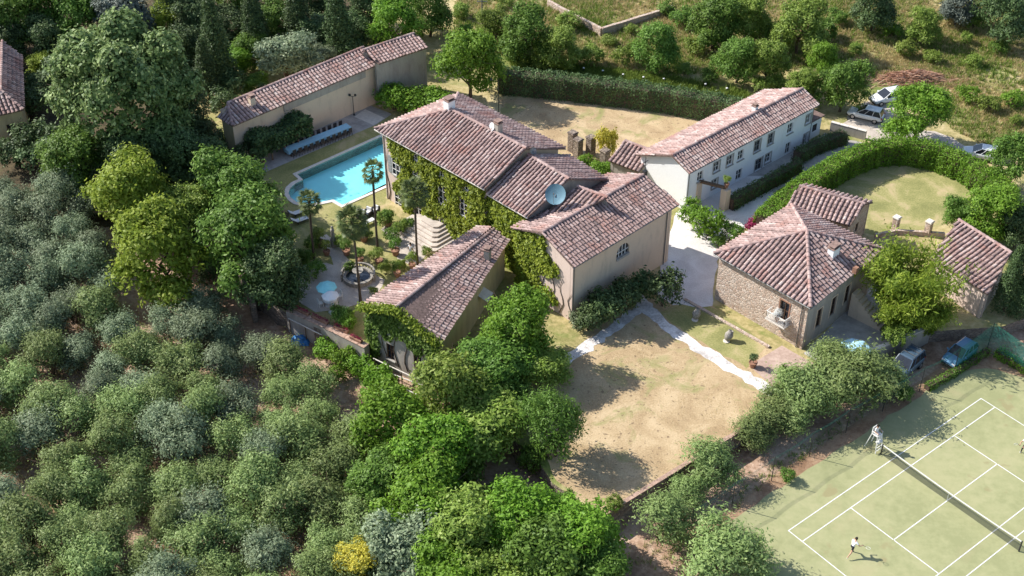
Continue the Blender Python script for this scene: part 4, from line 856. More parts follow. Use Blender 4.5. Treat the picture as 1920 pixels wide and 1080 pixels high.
chimney(ston, Z(at(1563, 470, 6.6), 0), 5.9, 7.0, 1.0, 0.6, 0.78, 'plaster_white', True); chimney(ston, Z(at(1604, 506, 5.5), 0), 5.2, 5.8, 0.4, 0.4, 0.78, 'terracotta', False)
bs, bz = on_wall(A6, B6, 1462, 606); bc = A6+u6*bs+n6*0.42; rz6 = math.atan2(u6.y, u6.x); bz = bw[2]-0.08
b = MB(); b.box(Z(bc, bz), (2.1, 0.84, 0.14), rz6); balc = b.build('balcony', 'coping', ston)
b = MB()
for i in range(14):
    t = -0.97+1.94*i/13; p = bc+u6*t+n6*0.38; b.beam(Z(p, bz+0.07), Z(p, bz+0.85), 0.035)
for sg in (-1, 1):
    for i in range(5): p = bc+u6*0.97*sg+n6*(0.38-0.76*i/5); b.beam(Z(p, bz+0.07), Z(p, bz+0.85), 0.035)
    b.beam(Z(bc+u6*0.97*sg+n6*0.38, bz+0.86), Z(bc+u6*0.97*sg-n6*0.4, bz+0.86), 0.05)
b.beam(Z(bc-u6*0.99+n6*0.38, bz+0.86), Z(bc+u6*0.99+n6*0.38, bz+0.86), 0.06); b.build('railing', 'frame_white', balc)
# outside stair on the shaded side
u7 = (C6-B6).normalized(); n7 = Vector((u7.y, -u7.x, 0)); ss7, _ = on_wall(B6, C6, 1575, 600); st = MB(); s7, z7 = on_wall(B6, C6, 1578, 593); p7 = B6+u7*(s7+0.9)
for i in range(9): c_ = p7+n7*(0.55+0.36*i); st.box(Z(c_, (2.5-0.27*i)/2), (1.05, 0.36, 2.5-0.27*i), math.atan2(u7.y, u7.x))
st.build('outside_stair', 'plaster_cream', ston)

# --- tiled shed behind the stone house
EA = 3.6; t0, t1, t2, t3 = (at(*p, EA) for p in [(1473, 388), (1594, 423), (1637, 379), (1514, 346)])
shed2 = thing('garden_store', 'small stone store with steep tiled roof tucked behind the pyramid roofed house', 'house', (29.5, 103, 0))
v0, v1 = Z(mid(t0, t3, 0.56), 4.55), Z(mid(t1, t2, 0.56), 4.55)
make_roof(shed2, [[t0, t1, v1, v0], [t2, t3, v0, v1]], [(v0, v1)], 17, 0.44)
W7 = inset([t0, t1, t2, t3], 0.2); hl = (W7[2]-W7[1]).length; hx = [(hl*0.42, hl*0.42+0.6, 1.5, 2.5)]
wall(shed2, W7[0], W7[1], -0.3, EA-0.05, (), 'stone'); wall(shed2, W7[1], W7[2], -0.3, EA-0.05, hx, 'stone', (hl*0.56, 4.5)); wall(shed2, W7[2], W7[3], -0.3, EA-0.05, (), 'stone'); wall(shed2, W7[3], W7[0], -0.3, EA-0.05, (), 'stone', (hl*0.44, 4.5)); window(shed2, W7[1], W7[2], *hx[0], frame='frame_brown', sill=False)

# --- shed beside the bamboo
EB = 3.1; x0, x1 = at(1745, 482, EB), at(1853, 552, EB); x2, x3 = at(1896, 474, 4.5), at(1797, 412, 4.5)
shed = thing('barn', 'pale stone barn with single pitched tiled roof beside the yellow bamboo', 'house', (41, 95, 0))
make_roof(shed, [[x0, x1, x2, x3]], [(x3, x2)], 18, 0.42)
W8 = inset([Z(p, 0) for p in (x0, x1, x2, x3)], 0.25); wall(shed, W8[0], W8[1], -1.6, EB-0.1, (), 'plaster_pink'); wall(shed, W8[1], W8[2], -1.6, EB-0.1, (), 'plaster_grey', ((W8[2]-W8[1]).length, 4.35)); wall(shed, W8[2], W8[3], -0.5, 4.3, (), 'stone'); wall(shed, W8[3], W8[0], -0.5, EB-0.1, (), 'stone', (0.0, 4.3))

# --- long low pool house
EP = 5.0; y0, y1, y2 = at(436, 236, EP), at(712, 119, EP), at(803, 88, EP+0.5); bk = (y1-y0).normalized(); nb = Vector((-bk.y, bk.x, 0)); y0b, y1b = y0+nb*2.7, y1+nb*2.7
ph = thing('pool_house', 'long low pool house with lean-to pink tiled roof and cream wall behind the banquet table', 'house', (-20, 128, 0))
y0b.z = y1b.z = 6.0; z1_, z2_ = at(706, 121, EP+0.5), at(803, 88, EP+0.5); z1b, z2b = z1_+nb*2.4, z2_+nb*2.4; z1b.z = z2b.z = 6.3
y0m = y0+bk*1.4+nb*2.7; y0m.z = 6.0; y0f = y0+bk*0.0
make_roof(ph, [[y0, y1, y1b, y0m], [y0+nb*2.7, y0, y0m], [z1_+bk*0.3, z2_, z2b, z1b+bk*0.3]], [(y0m, y1b), (y0, y0m), (z1b, z2b)], 19, 0.42, bias=0.06)
W9 = [Z(y0+nb*0.5+bk*0.3, 0), Z(y1+nb*0.5, 0), Z(y1+nb*2.5, 0), Z(y0+nb*2.5+bk*0.3, 0)]
wall(ph, W9[0], W9[1], -0.3, EP-0.1, [(1.4, 2.5, 0.05, 2.2), (4.5, 5.6, 0.05, 2.2)], 'plaster_cream')
for s_ in (1.4, 4.5): window(ph, W9[0], W9[1], s_, s_+1.1, 0.05, 2.2, 'frame_brown', sill=False, door=True)
wall(ph, W9[2], W9[3], -0.3, 5.8, (), 'plaster_cream'); wall(ph, W9[3], W9[0], -0.3, EP-0.15, (), 'plaster_yellow')
V9 = [Z(z1_+nb*0.25+bk*0.1, 0), Z(z2_+nb*0.25-bk*0.15, 0), Z(z2_+nb*2.3-bk*0.15, 0), Z(z1_+nb*2.3, 0)]
wall(ph, V9[0], V9[1], -0.3, EP+0.4, (), 'plaster_grey'); wall(ph, V9[1], V9[2], -0.3, EP+0.4, (), 'plaster_grey', (2.15, 6.2)); wall(ph, V9[2], V9[3], -0.3, 6.1, (), 'plaster_grey')
b = MB(); b.box(Z(mid(W9[0], W9[1], 0.62)-nb*0.06, EP-0.7), (11.0, 0.1, 1.0), math.atan2(bk.y, bk.x)); b.build('eave_shade_band', 'plaster_grey', ph)  # grey strip painting the shadow of the overhang on the wall
chimney(ph, Z(at(473, 196, 5.5), 0), 5.0, 6.4, 0.55, 0.55, 0.7, 'plaster_cream')

# --- tiled roof glimpsed at the edge of the woods
ez = 4.2; l0, l1, l2, l3 = (at(*p, ez) for p in [(-30, 222), (44, 205), (40, 105), (-20, 90)])
lh = thing('woodland_cottage', 'old cottage with grey-brown tiled roof half hidden by the big tree in the woods', 'house', (-56, 122, 0))
m0, m1 = Z(mid(l0, l1), 5.6), Z(mid(l3, l2), 5.6); m0 = m0.lerp(m1, 0.18)
make_roof(lh, [[l1, l2, m1, m0], [l3, l0, m0, m1], [l0, l1, m0]], [(m0, m1), (l0, m0), (l1, m0)], 20, 0.44, bias=-0.1)
W10 = inset([l0, l1, l2, l3], 0.3)
for i in range(4): wall(lh, W10[i], W10[(i+1) % 4], -0.6, ez-0.05, [(1.6, 2.4, 1.6, 2.7)] if i == 0 else (), 'plaster_yellow')
window(lh, W10[0], W10[1], 1.6, 2.4, 1.6, 2.7, 'frame_brown')
# --- small outbuilding behind the villa
o0, o1, o2, o3 = at(1140, 300, 2.6), at(1198, 322, 2.6), at(1228, 285, 3.6), at(1172, 264, 3.6)
ob_ = thing('outbuilding', 'small dark tiled lean-to outbuilding against the end of the white farmhouse', 'house', (11, 113, 0))
make_roof(ob_, [[o0, o1, o2, o3]], [(o3, o2)], 21, 0.44, bias=-0.12)
Wo = inset([Z(p, 0) for p in (o0, o1, o2, o3)], 0.2)
for i in range(4): wall(ob_, Wo[i], Wo[(i+1) % 4], -0.2, 2.5 if i != 2 else 3.5, (), 'plaster_grey')
# --- ivy on the walls
def ivy(name, label, A, B, z0, ztop, n, seed, keep=None, size=0.13, thick=0.25, mat='lf_ivy'):
    o = thing(name, label, 'plant', (A[0], A[1], max(z0, -1.0))); me = sheet_leaves('ivy_leaf_mat', A, B, z0, ztop, n, mat, np.random.default_rng(seed), size, keep, thick); me.transform(Matrix.Translation(-o.location)); link('foliage', me, o)
    b = MB(); A = Vector((A[0], A[1], 0)); B = Vector((B[0], B[1], 0)); u = (B-A).normalized(); q = Vector((u.y, -u.x, 0)); rg = random.Random(seed)
    for k in range(7):
        s = (B-A).length*(k+0.5+rg.uniform(-0.3, 0.3))/7; pts = [Z(A+u*(s+0.25*math.sin(j*1.3+k))+q*0.04, z0+(ztop(s)-z0)*j/6*0.8) for j in range(7)]; b.tube(pts, [0.05, 0.045, 0.04, 0.035, 0.03, 0.02, 0.01], 4)
    b.build('stem', 'bark', o); return o
def not_window(hs, pad=0.1):
    return lambda s, z: not any(a-pad < s < b_+pad and c-pad < z < d+pad for a, b_, c, d in hs)
nw = not_window(wins_all, 0.16)
ivy('ivy', 'thick green ivy covering the long front wall of the villa', FA, FB, 0.1, lambda s: EZ-0.35, 23000, 31, lambda s, z: nw(s, z) and (s > 2.6 or (s > 1.2 and z > 5.4-0.5*math.sin(z*3)) or s > 2.0+0.6*math.sin(z*2.3)), 0.15, 0.30)
ivy('ivy', 'green ivy covering the front of the lower villa block', W2[0]+(W2[0]-W2[1]).normalized()*0.6, W2[1], 0.1, lambda s: E2-0.5, 7500, 32, None, 0.15)
lc = (W3[1]-W3[0]).length
ivy('ivy', 'yellowish ivy climbing the chapel gable beside bare pink plaster', W3[0], W3[1], 0.2, lambda s: EC+0.9*min(1, s/3.5)-0.05 if s < lc/2 else EC+0.3-(s-lc/2)*0.9, 9500, 33, lambda s, z: s < 4.5+0.9*math.sin(z*1.7)-(0.9 if 2.2 < z < 3.6 else 0) and not (s > 3.4 and z < 1.0), 0.13, 0.22)
ivy('ivy', 'dark ivy with yellow fringe over the end wall of the garden wing', W4[0], W4[1], -1.2, lambda s: EW+1.35*(s/(lw*0.46)) if s < lw*0.46 else EW+1.35*(lw-s)/(lw*0.54), 8200, 34, lambda s, z: (z > 1.9+0.5*math.sin(s*2) or s < 1.1 or s > lw-1.2) and not_window(hw, 0.05)(s, z), 0.13, 0.2, 'lf_green')
rr_ = np.random.default_rng(35); o = thing('ivy_fringe', 'yellow fringe of creeper along the verge of the garden wing', 'plant', (W4[0].x, W4[0].y, 3.5)); cs = []; e_a, e_b = Z(g0, EW-0.1), Z(g1, EW-0.1)
for a, c in ((e_a, Z(h0, 5.6)), (Z(h0, 5.6), e_b)):
    s = rr_.random(1500); d = (c-a); cs.append(np.array(a)+np.outer(s, np.array(d))+rr_.normal(size=(1500, 3))*[0.2, 0.2, 0.16]+[-0.1, -0.1, 0.05])
me = leaf_mesh('fringe_leaves', np.concatenate(cs)-np.array(o.location), rr_.normal(size=(3000, 3))+[-0.6, -0.5, 0.9], 0.12, 0.7, rr_.random(3000)*0.8+0.1, 'lf_yellow', rr_); link('foliage', me, o)

# ---------------------------------------------------------------- roof dishes
def dish(name, label, p, r, aim, mat, stand=0.5):
    o = thing(name, label, 'satellite dish', p); a = Vector(aim).normalized(); x = a.cross(Vector((0, 0, 1))).normalized(); y = x.cross(a); c = Vector(p)+Vector((0, 0, stand+r*0.6)); b = MB(); rings = [(0, -0.22), (0.5, -0.17), (0.8, -0.08), (1.0, 0.0)]; vs = []
    for k, (rr, dz) in enumerate(rings):
        for q in range(20): g = 2*PI*q/20; vs.append(c+(x*math.cos(g)+y*math.sin(g))*rr*r+a*dz*r)
    fs = [(k*20+q, k*20+(q+1) % 20, (k+1)*20+(q+1) % 20, (k+1)*20+q) for k in range(3) for q in range(20)]
    b.add(vs, fs); b.build('reflector', mat, o, smooth=True)
    b = MB(); b.tube([Vector(p), Vector(p)+Vector((0, 0, stand+r*0.35)), c-a*0.2*r], 0.035, 6); b.build('mast', 'zinc', o)
    b = MB(); f = c+a*0.75*r; b.tube([c-y*0.9*r, f], 0.018, 5); b.box(f, (0.1, 0.1, 0.12)); b.build('receiver_arm', 'zinc', o); return o
p = at(1041, 375, 8.3); dish('satellite_dish', 'large blue-grey satellite dish on the lower villa roof', (p.x, p.y, 8.0), 0.95, (-0.25, -0.8, 0.62), 'dish_blue', 0.35)
p = at(922, 247, 10.1); dish('satellite_dish', 'small bright white satellite dish beside a chimney on the villa ridge', (p.x, p.y, 10.0), 0.42, (-0.85, -0.5, 0.4), 'dish_white', 0.4)
p = at(1000, 290, 9.5); dish('satellite_dish', 'small grey satellite dish at the step between the two villa roofs', (p.x, p.y, 9.4), 0.36, (0.5, -0.6, 0.5), 'zinc', 0.3)

# ---------------------------------------------------------------- gate piers, posts, lamps
def pier(px, py, h, w_, name, label, mat='brick', top='coping', rz=0.75, group=None):
    p = atg(px, py); o = thing(name, label, 'pillar', p, group); b = MB(); b.box((p.x, p.y, p.z+h/2-0.1), (w_, w_, h), rz); b.build('shaft', mat, o)
    b = MB(); b.box((p.x, p.y, p.z+h-0.1+0.05), (w_+0.14, w_+0.14, 0.1), rz); b.box((p.x, p.y, p.z+h-0.1+0.12), (w_+0.02, w_+0.02, 0.08), rz); b.build('cap', top, o); return o
for px, py, h in ((1073, 283, 2.3), (1083, 296, 2.3), (1107, 290, 2.2), (1133, 312, 2.0)): pier(px, py, h, 0.75, 'ruined_pier', 'weathered brick pier of the old gate between villa and back lawn', 'stone_dark', 'stone_dark', group='old brick piers behind the villa')
pier(1677, 432, 1.6, 0.55, 'gate_pier', 'square brick gate pier of the round lawn nearer the stone store', 'stone'); pier(1738, 440, 1.6, 0.55, 'gate_pier', 'square brick gate pier of the round lawn nearer the bamboo', 'stone')
gp1 = atg(1304, 380); gp2 = atg(1357, 392); gt = thing('gateway', 'garden gateway of two cream pillars under a dark beam before the white farmhouse', 'gate', gp1)
for g_, hh in ((gp1, 2.6), (gp2, 2.5)):
    b = MB(); b.box((g_.x, g_.y, hh/2-0.1), (0.7, 0.7, hh), 0.75); b.build('pillar', 'plaster_cream', gt)
b = MB(); b.beam(Z(gp1, 2.62), Z(gp2, 2.52), 0.3, 0.24); b.build('beam', 'wood', gt)
def pot_plant(loc, sc=1.0, name='potted_tree', label='', group=None, mat='lf_green', var=0, r=0.42, stem=0.55, cs=0.62, cat='potted plant', pot='terracotta', pz=0.0):
    o = thing(name, label, cat, loc, group); x, y, z = loc; b = MB(); b.lathe((x, y, z), [(0.0, 0.0), (r*0.68*sc, 0.0), (r*0.95*sc, 0.55*sc), (r*1.08*sc, 0.56*sc), (r*1.08*sc, 0.66*sc), (r*0.95*sc, 0.66*sc), (r*0.9*sc, 0.58*sc), (0, 0.58*sc)], 14); b.build('pot', pot, o, smooth=False)
    b = MB(); b.tube([(x, y, z+0.5*sc), (x+0.03, y, z+(0.6+stem)*sc)], 0.035*sc, 5); b.build('stem', 'bark', o)
    c = link('crown', PROTO['shrub'][var % 4][1], o); c.location = (0, 0, (0.5+stem*0.6)*sc); c.scale = (cs*sc,)*3; c.material_slots[0].link = 'OBJECT'; c.material_slots[0].material = M[mat]; return o
p = Z(gp2, 2.62); pot_plant(p, 0.62, 'flower_pot', 'terracotta flower pot standing on the gate pillar', None, 'lf_weed', 1)
pots = [(613, 478, 'on the garden path beside the slim statue'), (650, 478, 'at the bend of the garden path'), (683, 452, 'on the lawn beside the palm by the pool'), (676, 492, 'on the lawn just behind the fountain'), (711, 496, 'on the lawn between fountain and stone steps'), (742, 478, 'at the edge of the gravel before the steps'), (773, 503, 'beside the palm at the stone steps'), (728, 424, 'at the villa wall near the rattan armchairs'), (600, 462, 'in the shade behind the slim statue'), (745, 518, 'tucked against the garden wing roof edge'), (664, 446, 'near the low white bench')]
for i, (px, py, wh) in enumerate(pots): pot_plant(atg(px, py), 0.78+0.1*(i % 3), 'potted_lemon_tree', 'lemon tree in a terracotta pot '+wh, 'potted lemon trees in the palm garden', 'lf_green' if i % 2 else 'lf_weed', i)
for px, py in ((637, 592), (590, 505)): tree_at('shrub', px, py, 1.1, 'garden_bush', 'rounded green bush on the fountain garden lawn', 'bush', 'bushes on the fountain garden lawn', 'lf_green')
def lamp_post(px, py, h, name, label, heads=1, arm=0.0):
    p = atg(px, py); o = thing(name, label, 'lamp post', p); b = MB(); b.tube([p, p+Vector((0, 0, h))], [0.05, 0.035], 6); b.lathe(p, [(0.11, 0), (0.11, 0.12), (0.05, 0.2)], 10); b.build('pole', 'metal', o)
    for k in range(heads):
        sx = (k-(heads-1)/2)*0.6+arm; b = MB(); b.tube([p+Vector((0, 0, h-0.1)), p+Vector((sx, 0, h+0.05))], 0.025, 5); b.lathe(p+Vector((sx, 0, h)), [(0.0, 0.3), (0.12, 0.22), (0.14, 0.05), (0.07, 0.0)], 8); b.build('lantern', 'metal', o)
lamp_post(664, 216, 2.4, 'lamp_post', 'black twin lantern lamp post by the cream pool house wall', 2); lamp_post(935, 214, 4.2, 'lamp_post', 'thin grey lamp post with curved arm behind the villa roof', 1, -0.8)
p = atg(1110+40, 150)
for px, py in ((1094, 138), (1130, 143), (1168, 150), (1206, 155), (1244, 158), (1322, 168), (1362, 176)):
    p = atg(px, py); o = thing('garden_bollard', 'short dark post with white cap above the long clipped hedge', 'bollard', p, 'white capped posts above the hedge'); b = MB(); b.lathe(p, [(0.12, -0.1), (0.12, 0.7), (0.0, 0.7)], 8); b.build('post', 'metal', o); b = MB(); b.lathe(p, [(0.13, 0.71), (0.14, 0.76), (0.08, 0.81), (0, 0.82)], 10); b.build('cap', 'frame_white', o)
p = atg(905, 92); o = thing('utility_pole', 'tall grey utility pole rising among the field trees', 'pole', p); b = MB(); b.tube([p, p+Vector((0, 0, 6.5))], [0.11, 0.08], 8); b.build('shaft', 'zinc', o); b = MB(); b.beam(p+Vector((-0.6, 0, 6.2)), p+Vector((0.6, 0, 6.2)), 0.08); b.build('crossarm', 'zinc', o)

# ---------------------------------------------------------------- poolside and garden furniture
ta, tb_ = at(536, 280, 0.78), at(654, 234, 0.78); td = (tb_-ta).normalized(); tn = Vector((-td.y, td.x, 0)); tl = (tb_-ta).length
tbl = thing('banquet_table', 'very long banquet table on the shaded poolside patio', 'table', Z(mid(ta, tb_), 0)); b = MB(); b.box(Z(mid(ta, tb_), 0.72), (tl, 0.95, 0.05), math.atan2(td.y, td.x)); b.build('tabletop', 'wood', tbl)
for i in range(6):
    for sg in (-1, 1): b = MB(); q = ta+td*(0.3+(tl-0.6)*i/5)+tn*0.36*sg; b.box(Z(q, 0.35), (0.06, 0.06, 0.70), 0); b.build('leg', 'wood', tbl)
b = MB(); N = 40; rg = random.Random(3)
for i in range(N):
    s0_, s1_ = tl*i/N, tl*(i+1)/N; e0_, e1_ = 0.50+0.025*math.sin(i*2.1), 0.50+0.025*math.sin((i+1)*2.1); c0_, c1_ = ta+td*s0_, ta+td*s1_
    b.face([Z(c0_-tn*e0_, 0.758), Z(c1_-tn*e1_, 0.758), Z(c1_+tn*e1_, 0.758), Z(c0_+tn*e0_, 0.758)])
    for sg in (-1, 1): b.face([Z(c0_+tn*e0_*sg, 0.758), Z(c1_+tn*e1_*sg, 0.758), Z(c1_+tn*(e1_+0.04)*sg, 0.36), Z(c0_+tn*(e0_+0.04)*sg, 0.36)])
for q, sg in ((ta, -1), (tb_, 1)): b.face([Z(q-tn*0.5, 0.758), Z(q+tn*0.5, 0.758), Z(q+tn*0.53+td*0.04*sg, 0.36), Z(q-tn*0.53+td*0.04*sg, 0.36)])
tag(b.build('tablecloth', 'blue_cloth', loc=Z(mid(ta, tb_), 0.75)), 'pale blue cloth covering the long banquet table', 'tablecloth')
b = MB(); b.box((0, 0, 0.45), (0.42, 0.42, 0.05)); cm1 = b.build('seat', 'rattan', me_only=True); b = MB(); b.box((0, 0.2, 0.72), (0.42, 0.04, 0.5)); cm2 = b.build('backrest', 'rattan', me_only=True)
b = MB(); b.box((0, 0, 0.21), (0.04, 0.04, 0.42)); cm3 = b.build('leg', 'rattan', me_only=True)
for i in range(11):
    for sg in (-1, 1):
        q = ta+td*(0.45+(tl-0.9)*i/10)+tn*0.78*sg; o = thing('dining_chair', 'dark dining chair pushed up to the long banquet table', 'chair', Z(q, 0.012), 'dark chairs along the banquet table', math.atan2(td.y, td.x)+(0 if sg > 0 else PI))
        link('seat', cm1, o); link('backrest', cm2, o)
        for lx in (-0.18, 0.18):
            for ly in (-0.18, 0.18): link('leg', cm3, o, loc=(lx, ly, 0))
pg = thing('pergola', 'wooden pergola on posts against the pool house front', 'pergola', Z(at(540, 265), 0)); td_, tn_ = td, tn; td = bk; tn = nb; pa = Z(W9[0]+bk*1.0-nb*2.3, 0); 
for i in range(5):
    q = pa+td*(0.4+1.7*i)+tn*0.5; b = MB(); b.box(Z(q, 1.25), (0.12, 0.12, 2.5), 0.7); b.build('post', 'wood', pg); b = MB(); b.beam(Z(q-tn*0.3, 2.55), Z(q+tn*2.2, 2.8), 0.09, 0.12); b.build('rafter', 'wood', pg)
b = MB(); b.beam(Z(pa+tn*0.5, 2.46), Z(pa+td*7.4+tn*0.5, 2.46), 0.1, 0.14); b.build('beam', 'wood', pg)
rg_ = np.random.default_rng(77); K = 5200; s = rg_.random(K)*7.4; wv_ = rg_.random(K)*2.4-0.2; hz = 2.85+0.35*np.sin(s*1.3)+rg_.normal(size=K)*0.2; hang = rg_.random(K) < 0.35; hz = np.where(hang, 1.2+rg_.random(K)*1.6, hz); wv_ = np.where(hang, 0.25+rg_.normal(size=K)*0.2, wv_)
c = np.stack([pa.x+td.x*s+tn.x*(wv_+0.2), pa.y+td.y*s+tn.y*(wv_+0.2), hz], 1); o = thing('vine', 'dark climbing vine smothering the pergola by the pool house', 'plant', Z(pa, 0)); link('foliage', leaf_mesh('vine_leaves', c-np.array(o.location), rg_.normal(size=(K, 3))*0.5+[0.2, -0.3, 0.8], 0.15, 0.7, rg_.random(K)*0.8, 'lf_dark', rg_), o)
b = MB(); b.tube([Z(pa+td*0.6, 0), Z(pa+td*0.7, 1.4), Z(pa+td*1.0+tn*0.5, 2.6)], [0.07, 0.05, 0.03], 6); b.build('stem', 'bark', o)
td, tn = td_, tn_
for px, py in ((462, 305), (490, 312)): pot_plant(Z(atg(px, py), 0.012), 1.0, 'potted_shrub', 'dark potted shrub on the shaded patio by the pool house end', 'potted shrubs at the pool house end', 'lf_dark', 2, cs=0.8)
def lounger(name, label, p, rz, group):
    o = thing(name, label, 'sun lounger', p, group, rz); b = MB(); b.box((0, 0, 0.26), (1.3, 0.62, 0.06)); b.beam((-0.62, 0, 0.29), (-1.1, 0, 0.66), 0.62, 0.05); 
    b.build('frame', 'rattan', None, me_only=False) if False else link('frame', b.build('frame', 'rattan', me_only=True), o); b = MB(); b.box((0.03, 0, 0.33), (1.24, 0.56, 0.07)); b.beam((-0.58, 0, 0.37), (-1.05, 0, 0.73), 0.56, 0.07); link('cushion', b.build('cushion', 'cushion', me_only=True), o)
    for x in (-0.5, 0.55):
        for y in (-0.26, 0.26): b = MB(); b.box((x, y, 0.115), (0.05, 0.05, 0.23)); link('leg', b.build('leg', 'rattan', me_only=True), o)
for px, py, rz in ((561, 402, 0.6), (566, 416, 0.6)): lounger('sun_lounger', 'white cushioned sun lounger under the dark tree by the pool corner', atg(px, py), rz, 'sun loungers by the pool corner')
def armchair(p, rz):
    o = thing('garden_armchair', 'dark rattan armchair with white cushion on the lawn between palms and pool', 'armchair', p, 'rattan armchairs on the lawn', rz); b = MB(); b.box((0, 0, 0.22), (0.8, 0.75, 0.3)); b.box((0, 0.34, 0.5), (0.8, 0.12, 0.6)); b.box((-0.36, 0, 0.42), (0.1, 0.6, 0.34)); b.box((0.36, 0, 0.42), (0.1, 0.6, 0.34)); link('frame', b.build('frame', 'rattan', me_only=True), o)
    b = MB(); b.box((0, -0.03, 0.42), (0.6, 0.6, 0.12)); b.box((0, 0.24, 0.66), (0.6, 0.12, 0.42)); link('cushion', b.build('cushion', 'cushion', me_only=True), o)
for px, py, rz in ((677, 408, -0.5), (690, 404, -0.6), (703, 400, -0.6)): armchair(atg(px, py), rz)
p = atg(690, 421); o = thing('garden_bench', 'low white bench in front of the rattan armchairs', 'bench', p); b = MB(); b.box(p+Vector((0, 0, 0.36)), (1.5, 0.5, 0.08), 0.75); b.build('seat', 'frame_white', o)
for k in (-0.6, 0.6): b = MB(); b.box(p+Vector((k*0.73, k*0.68, 0.16)), (0.1, 0.4, 0.32), 0.75); b.build('leg', 'frame_white', o)
def parasol(px, py, h, r, name, label, mat, base_z=0.0):
    p = at(px, py, base_z+h); p = Vector((p.x, p.y, base_z)); o = thing(name, label, 'parasol', p); b = MB(); b.tube([p, p+Vector((0, 0, h+0.35))], 0.03, 8); b.lathe(p, [(0.3, 0), (0.3, 0.08), (0.05, 0.12)], 12); b.build('pole', 'frame_white', o)
    b = MB(); ring = [(r, 0.0), (r*0.97, 0.06), (r*0.5, 0.30), (0.0, 0.46)]; b.lathe(p+Vector((0, 0, h-0.1)), ring, 8); b.lathe(p+Vector((0, 0, h-0.14)), [(r, 0.0), (r*0.5, 0.27), (0, 0.43)], 8); b.build('canopy', mat, o)
    for k in range(8): a = 2*PI*k/8; b = MB(); b.tube([p+Vector((math.cos(a)*r*0.97, math.sin(a)*r*0.97, h-0.14)), p+Vector((0, 0, h+0.25))], 0.012, 4); b.build('rib', 'frame_white', o)
parasol(612, 537, 2.2, 0.95, 'parasol', 'round pale turquoise garden parasol near the fountain', 'cyan_cloth'); parasol(619, 553, 2.0, 0.8, 'parasol', 'small white garden parasol over the round table near the fountain', 'white_cloth'); parasol(1604, 652, 2.1, 1.35, 'parasol', 'pale blue parasol in the shaded yard of the stone house', 'blue_cloth')
def round_table(px, py, r, name, label, z=0.0):
    p = at(px, py, 0.75); p = Vector((p.x, p.y, 0.013)); o = thing(name, label, 'table', p); b = MB(); b.lathe(p, [(0.25, 0), (0.25, 0.04), (0.05, 0.08), (0.05, 0.72)], 12); b.build('base', 'metal', o); b = MB(); b.lathe(p, [(0, 0.77), (r, 0.77), (r*1.02, 0.75), (r*1.07, 0.42)], 20); b.build('tablecloth', 'white_cloth', o)
    for k in range(4):
        a = 0.6+PI/2*k; q = p+Vector((math.cos(a)*(r+0.35), math.sin(a)*(r+0.35), 0)); c_ = thing('garden_chair', 'white garden chair at the round white table near the fountain', 'chair', q, 'white chairs at the round table', a-PI/2)
        for nm, me in (('seat', cm1), ('backrest', cm2)):
            ch = link(nm, me, c_); ch.material_slots[0].link = 'OBJECT'; ch.material_slots[0].material = M['frame_white']
        for lx in (-0.18, 0.18):
            for ly in (-0.18, 0.18): ch = link('leg', cm3, c_, loc=(lx, ly, 0)); ch.material_slots[0].link = 'OBJECT'; ch.material_slots[0].material = M['frame_white']
round_table(618, 556, 0.62, 'round_table', 'round garden table under a white cloth beside the turquoise parasol')
# fountain
p = at(672, 524); fo = thing('fountain', 'round stone garden fountain with curved balustrade and central bowl', 'fountain', p); q = Vector((p.x, p.y, 0.014))
b = MB(); b.lathe(q, [(1.35, 0), (1.35, 0.42), (1.42, 0.42), (1.42, 0.5), (1.12, 0.5), (1.12, 0.06), (0, 0.06)], 28); b.build('basin', 'statue', fo)
b = MB(); b.lathe(q, [(0, 0.34), (1.11, 0.34)], 28); b.build('water', 'glass', fo)
b = MB(); b.lathe(q, [(0.22, 0.05), (0.16, 0.5), (0.1, 0.8), (0.14, 0.9), (0.5, 1.0), (0.52, 1.06), (0.1, 1.0), (0.09, 1.35), (0, 1.5)], 16); b.build('bowl', 'statue', fo)
b = MB(); b.lathe(q, [(1.46, 0.72), (1.62, 0.72), (1.62, 0.82), (1.46, 0.82), (1.46, 0.72)], 22, a0=R(-15), a1=R(195)); b.build('balustrade_rail', 'statue', fo)
for k in range(19): a = R(-13+11.4*k); b = MB(); b.lathe((q.x+1.54*math.cos(a), q.y+1.54*math.sin(a), 0.014), [(0.07, 0), (0.05, 0.15), (0.085, 0.35), (0.045, 0.55), (0.065, 0.72)], 6); b.build('baluster', 'statue', fo)
# statue and flight of steps, terracotta troughs
p = atg(626, 462); o = thing('statue', 'slim dark garden statue on a stone pedestal by the path', 'statue', p); b = MB(); b.box(p+Vector((0, 0, 0.45)), (0.5, 0.5, 0.9), 0.6, taper=0.88); b.build('pedestal', 'statue', o)
b = MB(); b.lathe(p+Vector((0, 0, 0.9)), [(0.2, 0), (0.17, 0.3), (0.2, 0.55), (0.15, 0.75), (0.21, 0.98), (0.19, 1.08), (0.07, 1.16), (0.07, 1.2), (0.12, 1.28), (0.12, 1.38), (0.06, 1.47), (0, 1.48)], 12); b.build('figure', 'statue', o, smooth=True)
dc = FA+(FB-FA).normalized()*((dr[0]+dr[1])/2); fn = Vector((-(FB-FA).normalized().y*-1, 0, 0)); uF = (FB-FA).normalized(); fn = Vector((uF.y, -uF.x, 0)); stp = thing('garden_steps', 'flight of wide grey stone steps leading up to the villa door', 'steps', Z(dc, 0))
